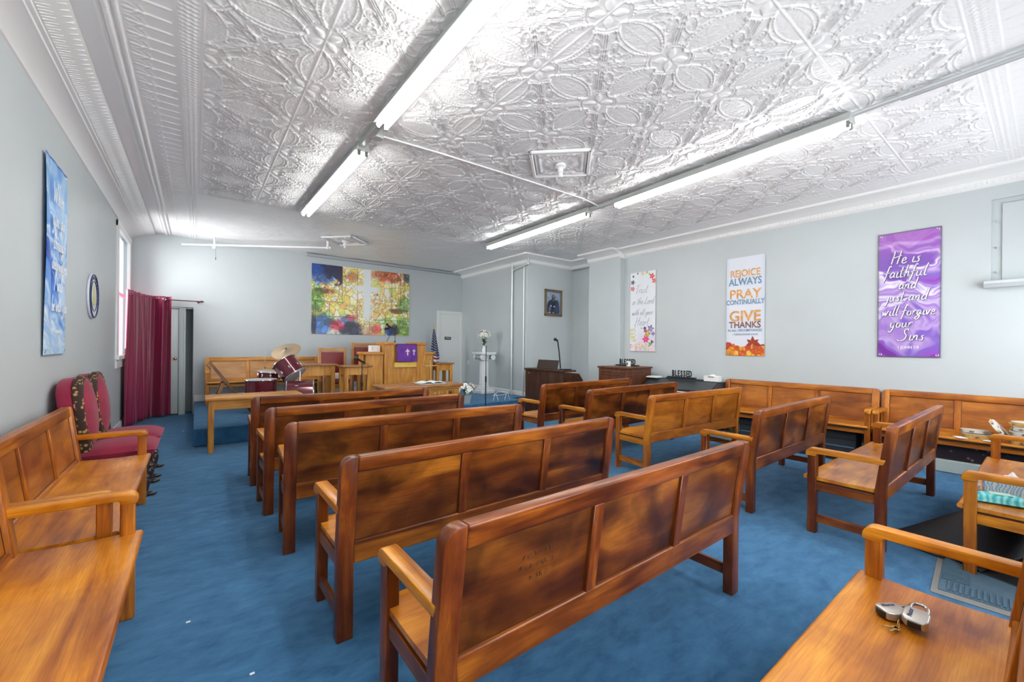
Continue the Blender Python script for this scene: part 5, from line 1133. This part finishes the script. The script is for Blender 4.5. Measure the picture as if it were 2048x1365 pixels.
b = B(); b.box((0.40, 0.05, 0.60), (0.58, 1.08, 0.62), 0.002); ob('keyboard', b, 'paper', t)
b = B(); b.box((-0.003, 0.98, 0.82), (0.0, 1.04, 0.845)); ob('name_plate', b, 'steel', t)
t = thing('speaker_cabinet', 'brown slatted organ speaker cabinet in the corner by the pilaster', 'speaker cabinet', (6.36, 4.80, 0))
b = B(); b.box((0, 0, 0.03), (0.76, 0.68, 0.985), 0.006); ob('case', b, 'leslie', t)
b = B(); b.box((-0.02, -0.02, 0.985), (0.78, 0.70, 1.02), 0.006); ob('top', b, 'leslie', t)
for z in (0.86, 0.91, 0.42, 0.47):
    for y0, y1 in ((0.06, 0.32), (0.36, 0.62)):
        b = B(); b.box((-0.008, y0, z), (0.004, y1, z+0.022), 0.003); ob('louvre', b, 'leslie', t); b = B(); b.box((-0.004, y0, z-0.008), (0.002, y1, z+0.002)); ob('slot', b, 'groove', t)
    b = B(); b.box((0.06, -0.008, z), (0.70, 0.004, z+0.022), 0.003); ob('louvre', b, 'leslie', t)
t = thing('piano', 'dark grey upright digital piano against the right wall', 'piano', (6.72, 3.40, 0))
M['pianog'] = mat('piano_charcoal', (0.035, 0.042, 0.048), 0.35, coat=0.2)
for y in (0.0, 1.33):
    b = B(); b.prism([(0.10, 0.0), (0.50, 0.0), (0.50, 0.80), (0.28, 0.80), (0.0, 0.66), (0.0, 0.56), (0.10, 0.54)], y, y+0.03, axis=1, bev=0.003); ob('side', b, 'pianog', t)
b = B(); b.box((0.28, -0.01, 0.80), (0.51, 1.37, 0.82), 0.003); ob('lid', b, 'pianog', t)
b = B(); b.prism([(0.28, 0.80), (0.29, 0.815), (0.0, 0.675), (0.0, 0.655)], 0.03, 1.33, axis=1); ob('key_cover', b, 'pianog', t)
b = B(); b.box((0.0, 0.03, 0.54), (0.45, 1.33, 0.62), 0.003); b.box((0.44, 0.03, 0.05), (0.47, 1.33, 0.78)); ob('body', b, 'pianog', t)
b = B(); b.box((-0.002, 0.05, 0.62), (0.12, 1.31, 0.635)); ob('keyboard', b, 'paper', t)
b = B(); b.box((0.30, 0.28, 0.82), (0.33, 1.02, 0.845), 0.003); b.box((0.33, 0.3, 0.82), (0.46, 1.0, 0.832), 0.003); ob('music_rest', b, 'pianog', t)
def blessed(loc, rz, label, L=0.40):
    t = thing('word_sign', label, 'sign', loc, rz, 'black word signs')
    b = B(); b.box((-0.27, -0.035, 0), (0.27, 0.035, 0.022), 0.003); ob('base', b, 'black', t)
    for i, ch in enumerate('BLESSED'): text_mesh('letter', ch, 0.155, 'black', t, (-0.165+i*0.055, 0, 0.075), (PI/2, 0, 0), 0.008, sx=0.52, bold=0.004)
    return t
blessed((7.02, 4.10, 0.846), RR, 'black BLESSED word sign standing on the dark piano')
blessed((6.92, 5.22, 1.021), RR, 'black BLESSED word sign standing on the brown speaker cabinet')
t = thing('mug', 'white mug with a dark print in front of the word sign on the speaker cabinet', 'mug', (6.78, 5.08, 1.021))
b = B(); b.lathe([(0, 0), (0.04, 0), (0.042, 0.10), (0.037, 0.10), (0.035, 0.01), (0, 0.01)]); ob('cup', b, 'paper', t); b = B(); b.tube([(0.04, 0, 0.085), (0.07, 0, 0.075), (0.07, 0, 0.04), (0.04, 0, 0.025)], 0.006, 6); ob('handle', b, 'paper', t); b = B(); b.box((-0.0435, -0.015, 0.03), (-0.040, 0.015, 0.07)); ob('printed_mark', b, 'dkgrey', t)
b = B(); b.box((-0.09, -0.12, 0), (0.09, 0.12, 0.02), 0.002); b.box((-0.08, -0.10, 0.02), (0.09, 0.10, 0.03), 0.002); o = ob('book', b, 'paper'); o.location = (7.0, 4.85-0.20, 0.821); tag(o, 'thin stack of white papers on the left end of the piano', 'papers')
t = thing('tissue_box', 'white patterned tissue box on the right end of the piano', 'tissue box', (7.08, 3.56, 0.821), RR)
b = B(); b.box((-0.13, -0.06, 0), (0.13, 0.06, 0.095), 0.004); ob('carton', b, 'paper', t)
b = B(); b.ball((0, 0, 0.095), 0.055, sc=(1, 0.6, 0.5)); ob('tissue', b, 'white', t); b = B(); b.box((-0.05, -0.062, 0.07), (0.05, -0.058, 0.085)); ob('printed_mark', b, 'otop', t)
# ================================================================== THINGS ON AND UNDER THE RIGHT WALL PEWS
M['skin'] = mat('drumskin_print', (0.66, 0.63, 0.56), 0.5); M['tamw'] = wood('tambourine_wood', axis=0, dark=(0.50, 0.30, 0.08), mid=(0.62, 0.38, 0.12), light=(0.72, 0.48, 0.18), stain=0.1, coat=0.5)
def cow():
    m = bpy.data.materials.new('white_black_patches'); m.use_nodes = True; nt = m.node_tree; tc = _n(nt, 'ShaderNodeTexCoord'); n = _n(nt, 'ShaderNodeTexNoise', Scale=11.0, Detail=1.0); r = _n(nt, 'ShaderNodeValToRGB')
    r.color_ramp.interpolation = 'CONSTANT'; r.color_ramp.elements[0].color = (0.03, 0.03, 0.03, 1); r.color_ramp.elements[1].position = 0.44; r.color_ramp.elements[1].color = (0.74, 0.72, 0.66, 1)
    nt.links.new(tc.outputs['Object'], n.inputs['Vector']); nt.links.new(n.outputs['Fac'], r.inputs['Fac']); nt.links.new(r.outputs['Color'], nt.nodes['Principled BSDF'].inputs['Base Color']); nt.nodes['Principled BSDF'].inputs['Roughness'].default_value = 0.3; M['cow'] = m
cow()
def tambourine(loc, rot, label, frame='tamw', r=0.125, h=0.05, skin=True):
    t = thing('tambourine', label, 'tambourine', loc, 0, 'tambourines on the right wall pew'); t.rotation_euler = rot
    b = B(); b.lathe([(r-0.008, 0), (r, 0), (r, h), (r-0.008, h), (r-0.008, 0)], seg=40); ob('frame', b, frame, t)
    if skin:
        b = B(); b.cyl((0, 0, h-0.002), (0, 0, h+0.0005), r-0.004, seg=40); ob('drum_head', b, 'cow' if frame == 'cow' else 'skin', t)
    for k in range(7):
        a = 2*PI*k/7+0.2; q = B(); q.cyl((0, 0, -0.006), (0, 0, 0.006), 0.018, seg=14); q.bm.transform(Matrix.Translation((r*math.cos(a), r*math.sin(a), h/2)));
        ob('jingle', q, 'brassb', t)
    return t
tambourine((6.86, 0.50, 0.432), (0, 0, 0.3), 'wooden tambourine lying flat at the left end of the heap on the wall pew')
tambourine((6.90, 0.52, 0.484), (math.radians(3), math.radians(2), 1.0), 'pale silvery tambourine stacked on the flat wooden tambourine', 'skin', 0.115, 0.035)
tambourine((6.80, 0.345, 0.545), (math.radians(52), math.radians(-12), 0.15), 'striped tambourine leaning against the stack on the wall pew', 'cow', 0.12, 0.035)
zz = 0.432
for i, (f, l) in enumerate((('tamw', 'golden wooden tambourine at the bottom of the right-hand stack'), ('cow', 'black and white spotted tambourine second from the bottom of the stack'), ('skin', 'cream tambourine in the middle of the right-hand stack'), ('cow', 'upper black and white spotted tambourine of the right-hand stack'), ('tamw', 'gold-rimmed tambourine on top of the right-hand stack'))):
    tambourine((6.82+0.01*math.sin(i*2), 0.14+0.012*math.cos(i*3), zz), (0, 0, i*0.5), l, f, 0.128-0.002*i, 0.044, skin=(i == 4)); zz += 0.046
for (x, y, a, l) in ((6.74, 0.62, 0.5, 'small white leaflet at the left end of the tambourine heap'), (6.745, 0.40, -0.2, 'small pinkish leaflet at the pew edge under the leaning tambourine')):
    b = B(); b.box((-0.06, -0.04, 0), (0.06, 0.04, 0.004)); o = ob('leaflet', b, 'paper'); o.location = (x, y, 0.434); o.rotation_euler = (0, 0, a); tag(o, l, 'leaflet', 'leaflets on the wall pew')
t = thing('speaker_amplifier', 'low black amplifier box with a silver stripe under the right wall pew', 'amplifier', (6.84, 1.55, 0))
b = B(); b.box((0.0, 0.0, 0.01), (0.26, 1.45, 0.31), 0.008); ob('case', b, mat('black_cloth', (0.018, 0.022, 0.028), 0.7), t)
b = B(); b.box((-0.006, 0.02, 0.10), (0.0, 1.43, 0.115)); ob('silver_stripe', b, 'steel', t); b = B(); b.box((-0.004, 0.02, 0.205), (0.0, 1.43, 0.213)); ob('groove', b, 'black', t)
t = thing('wiring', 'tangle of black cable and crumpled foil on the carpet beneath the right wall pew', 'cables', (6.58, 1.75, 0.008))
b = B(); rs = random.Random(8); P = [(rs.uniform(-0.08, 0.08), rs.uniform(-0.4, 0.35), 0.012+0.01*rs.random()) for _ in range(16)]; b.tube(smoothpts(P, 5), 0.007, 6); ob('cable', b, 'black', t)
b = B()
for k in range(14):
    c = (rs.uniform(-0.06, 0.07), rs.uniform(-0.35, 0.2), 0.012); b.ball(c, 0.03, sc=(1.0, 1.4, 0.35), u=6, v=4, M4=Matrix.Rotation(rs.uniform(0, 3), 4, 'Z'))
ob('foil', b, 'steel', t, smooth=False)
b = B(); b.box((-0.14, -0.62, 0), (0.14, 0.50, 0.008), 0.002); o = ob('black_mat', b, 'black'); o.location = (6.56, 1.70, 0); tag(o, 'flat black mat under the tangle by the right wall pew', 'mat')
def blossomcloth():
    m = bpy.data.materials.new('dark_floral_box'); m.use_nodes = True; nt = m.node_tree; tc = _n(nt, 'ShaderNodeTexCoord'); n = _n(nt, 'ShaderNodeTexVoronoi', Scale=14.0); r = _n(nt, 'ShaderNodeValToRGB')
    r.color_ramp.elements[0].position = 0.10; r.color_ramp.elements[0].color = (0.25, 0.16, 0.16, 1); r.color_ramp.elements[1].position = 0.24; r.color_ramp.elements[1].color = (0.018, 0.006, 0.010, 1)
    nt.links.new(tc.outputs['Object'], n.inputs['Vector']); nt.links.new(n.outputs['Distance'], r.inputs['Fac']); nt.links.new(r.outputs['Color'], nt.nodes['Principled BSDF'].inputs['Base Color']); M['dflor'] = m
blossomcloth()
b = B(); b.box((0, 0, 0), (0.30, 1.10, 0.20), 0.008); o = ob('storage_box', b, 'dflor'); o.location = (6.86, -0.05, 0.145); tag(o, 'dark box printed with small blossoms under the tambourine pew', 'box')
b = B(); b.box((6.82, -0.6, 0), (7.16, 1.10, 0.145), 0.01); tag(ob('floor_duct', b, mat('pale_green_grey', (0.42, 0.48, 0.45), 0.5)), 'pale grey-green duct box on the floor under the tambourine pew', 'duct')
# ================================================================== THINGS ON THE RIGHT EDGE PEW
def swirl(name, cols, seed):
    m = bpy.data.materials.new(name); m.use_nodes = True; nt = m.node_tree; tc = _n(nt, 'ShaderNodeTexCoord'); w = _n(nt, 'ShaderNodeTexWave', Scale=9.0, Distortion=9.0, Detail=3.0); r = _n(nt, 'ShaderNodeValToRGB')
    r.color_ramp.elements[0].color = (*cols[0], 1); r.color_ramp.elements[1].color = (*cols[1], 1); e = r.color_ramp.elements.new(0.5); e.color = (*cols[2], 1)
    nt.links.new(tc.outputs['Object'], w.inputs['Vector']); nt.links.new(w.outputs['Fac'], r.inputs['Fac']); nt.links.new(r.outputs['Color'], nt.nodes['Principled BSDF'].inputs['Base Color']); nt.nodes['Principled BSDF'].inputs['Roughness'].default_value = 0.35; return m
t = thing('tissue_box', 'tissue box with blue swirled print on the right edge pew', 'tissue box', (4.34, 0.16, 0.432), math.radians(-82))
b = B(); b.box((-0.13, -0.06, 0), (0.14, 0.06, 0.10), 0.005); b.box((-0.14, -0.058, 0.08), (-0.125, 0.058, 0.11), 0.002); ob('carton', b, swirl('blue_swirl_print', [(0.55, 0.68, 0.78), (0.70, 0.76, 0.80), (0.10, 0.38, 0.62)], 1), t)
b = B(); b.grid(lambda u, v: (-0.05+0.10*u, -0.03+0.06*v, 0.10+0.05*math.sin(PI*u)*math.sin(PI*v)+0.01*math.sin(u*15)), 10, 8); ob('tissue', b, 'paper', t)
t = thing('wipes_packet', 'turquoise packet of wipes lying in front of the tissue box on the pew', 'packet', (4.085, 0.20, 0.432), math.radians(-74))
b = B()
def pk(u, v):
    x = (u-.5)*0.27; y = (v-.5)*0.13; k = (1-abs(2*u-1)**4)*(1-abs(2*v-1)**4); return (x, y, 0.006+0.045*k**0.7+0.004*math.sin(u*31)*math.sin(v*17)*k)
b.grid(pk, 26, 14); b.grid(lambda u, v: ((u-.5)*0.27, (v-.5)*0.13, 0.001), 2, 2); ob('wrapper', b, swirl('turquoise_wrap', [(0.03, 0.42, 0.48), (0.30, 0.72, 0.70), (0.10, 0.60, 0.62)], 2), t)
b = B(); b.box((-0.05, -0.03, 0.049), (0.05, 0.03, 0.056), 0.004); ob('flap', b, mat('mint_green', (0.42, 0.66, 0.55), 0.4), t)
b = B(); b.box((-0.04, -0.03, 0), (0.04, 0.03, 0.045), 0.01, seg=2); o = ob('soap_box', b, mat('pale_green_carton', (0.52, 0.66, 0.36), 0.5)); o.location = (4.08, 0.045, 0.434); o.rotation_euler = (0, 0, 0.4); tag(o, 'small pale green carton at the right end of the turquoise packet', 'carton')
b = B(); b.ball((0, 0, 0.018), 0.028, sc=(1.3, 0.8, 0.65), u=9, v=6); b.ball((0.03, 0.015, 0.012), 0.02, sc=(1, 1, 0.6), u=8, v=5); o = ob('crumpled_tissue', b, 'paper', smooth=False); o.location = (4.38, 0.325, 0.432); tag(o, 'small crumpled white tissue left of the blue tissue box', 'tissue')
b = B(); b.box((-0.05, -0.12, 0), (0.05, 0.12, 0.018), 0.004); o = ob('phone', b, 'black'); o.location = (4.78, 0.04, 0.434); tag(o, 'black flat case behind the blue tissue box', 'case')
# ================================================================== FLOOR MATS
t = thing('door_mat', 'blue ribbed entrance mat with a grey rubber edge on the carpet', 'mat', (3.62, 0.08, 0), math.radians(4))
M['mat'] = mat('mat_blue', (0.075, 0.14, 0.20), 0.9, bump=0.8, bscale=160); M['matr'] = mat('mat_rubber', (0.22, 0.22, 0.21), 0.6)
b = B(); b.box((-0.21, -0.72, 0.0), (0.75, 0.36, 0.006), 0.002); ob('rubber_edge', b, 'matr', t)
b = B(); b.box((-0.15, -0.70, 0.005), (0.71, 0.33, 0.012), 0.002)
for k in range(30): b.box((0.02+k*0.0225, 0.21, 0.010), (0.032+k*0.0225, 0.32, 0.019), 0.0)
for k in range(42): b.box((-0.14, -0.68+k*0.0235, 0.010), (0.0, -0.668+k*0.0235, 0.019), 0.0)
ob('pile', b, 'mat', t, smooth=False)
t = thing('rolled_mat', 'black rubber-backed mat folded over on itself under the right edge pew', 'mat', (4.42, 0.36, 0), math.radians(-22))
pts = [(0.02, -0.42), (0.015, -0.1), (0.02, 0.12), (0.05, 0.20), (0.12, 0.22), (0.18, 0.14), (0.19, 0.0), (0.15, -0.16), (0.09, -0.26)]
b = B(); P = smoothpts([(y, z) for z, y in pts], 6); b.grid(lambda u, v: ((v-.5)*0.9, P[min(len(P)-1, int(u*(len(P)-1)))].x*1.1, 0.002+P[min(len(P)-1, int(u*(len(P)-1)))].y*(0.25+0.75*v)), len(P)-1, 24)
o = ob('sheet', b, mat('black_rubber', (0.012, 0.014, 0.018), 0.55, bump=0.5, bscale=90), t); sm = o.modifiers.new('t', 'SOLIDIFY'); sm.thickness = 0.008
# ================================================================== PADLOCKS AND KEYS
M['lock'] = mat('brushed_lock_steel', (0.55, 0.52, 0.47), 0.35, 0.75); M['shack'] = mat('shackle_steel', (0.50, 0.49, 0.46), 0.22, 0.95)
def padlock(loc, rz, label, tilt=0.0):
    t = thing('padlock', label, 'padlock', loc, rz, 'padlocks on the pew seat'); t.scale = (1.25, 1.25, 1.2); t.rotation_euler = (tilt, 0, rz)
    b = B(); o_ = [(-0.025, -0.014), (-0.018, -0.026), (0.018, -0.026), (0.025, -0.014), (0.025, 0.014), (0.018, 0.026), (-0.018, 0.026), (-0.025, 0.014)]
    b.prism([(x*1.12, y*1.35) for x, y in o_], 0.0, 0.024, axis=2, bev=0.005, seg=3); ob('body', b, 'lock', t)
    b = B(); b.prism([(x*0.55, -0.0355+y*0.15) for x, y in o_], 0.004, 0.020, axis=2); ob('bumper', b, 'black', t)
    b = B(); b.tube(smoothpts([(-0.018, 0.030, 0.012), (-0.018, 0.055, 0.012), (-0.012, 0.072, 0.012), (0, 0.078, 0.012), (0.012, 0.072, 0.012), (0.018, 0.055, 0.012), (0.018, 0.030, 0.012)], 4), 0.0052, 10); ob('shackle', b, 'shack', t)
    text_mesh('lettering', 'Master', 0.015, 'ink', t, (-0.012, 0.0, 0.0245), (0, 0, PI/2), 0.0002, shear=0.2, bold=0.0004); return t
padlock((2.020, 0.350, 0.432), math.radians(-122), 'padlock lying flat on the orange pew seat, partly under the other one')
padlock((2.010, 0.285, 0.446), math.radians(-88), 'upper padlock with a key in it, resting on the other padlock', tilt=math.radians(6))
b = B(); b.tube([(0.014*math.cos(a), 0.0, 0.014+0.014*math.sin(a)) for a in [i*PI/8 for i in range(16)]], 0.0014, 6, closed=True)
t = thing('key_ring', 'small ring of keys in front of the two padlocks', 'keys', (1.945, 0.320, 0.433)); ob('ring', b, 'brassb', t)
for a in (0.3, 0.9):
    b = B(); b.box((0.0, -0.009, 0), (0.016, 0.009, 0.002), 0.001); b.box((0.016, -0.003, 0), (0.048, 0.003, 0.002)); b.bm.transform(Matrix.Rotation(PI*0.62+a, 4, 'Z')); ob('key', b, 'brassb', t)
# scraps of paper on the carpet
for x, y, l in ((-0.02, 2.62, 'tiny white paper scrap on the carpet near the left wall pew end'), (0.20, 2.05, 'tiny white paper scrap on the carpet left of the second pew'), (-0.15, 8.35, 'tiny white paper scrap on the carpet before the curtain')):
    b = B(); b.box((-0.009, -0.006, 0), (0.009, 0.006, 0.003), 0.001); o = ob('paper_scrap', b, 'paper'); o.location = (x, y, 0.0); tag(o, l, 'paper scrap', 'paper scraps on the carpet')
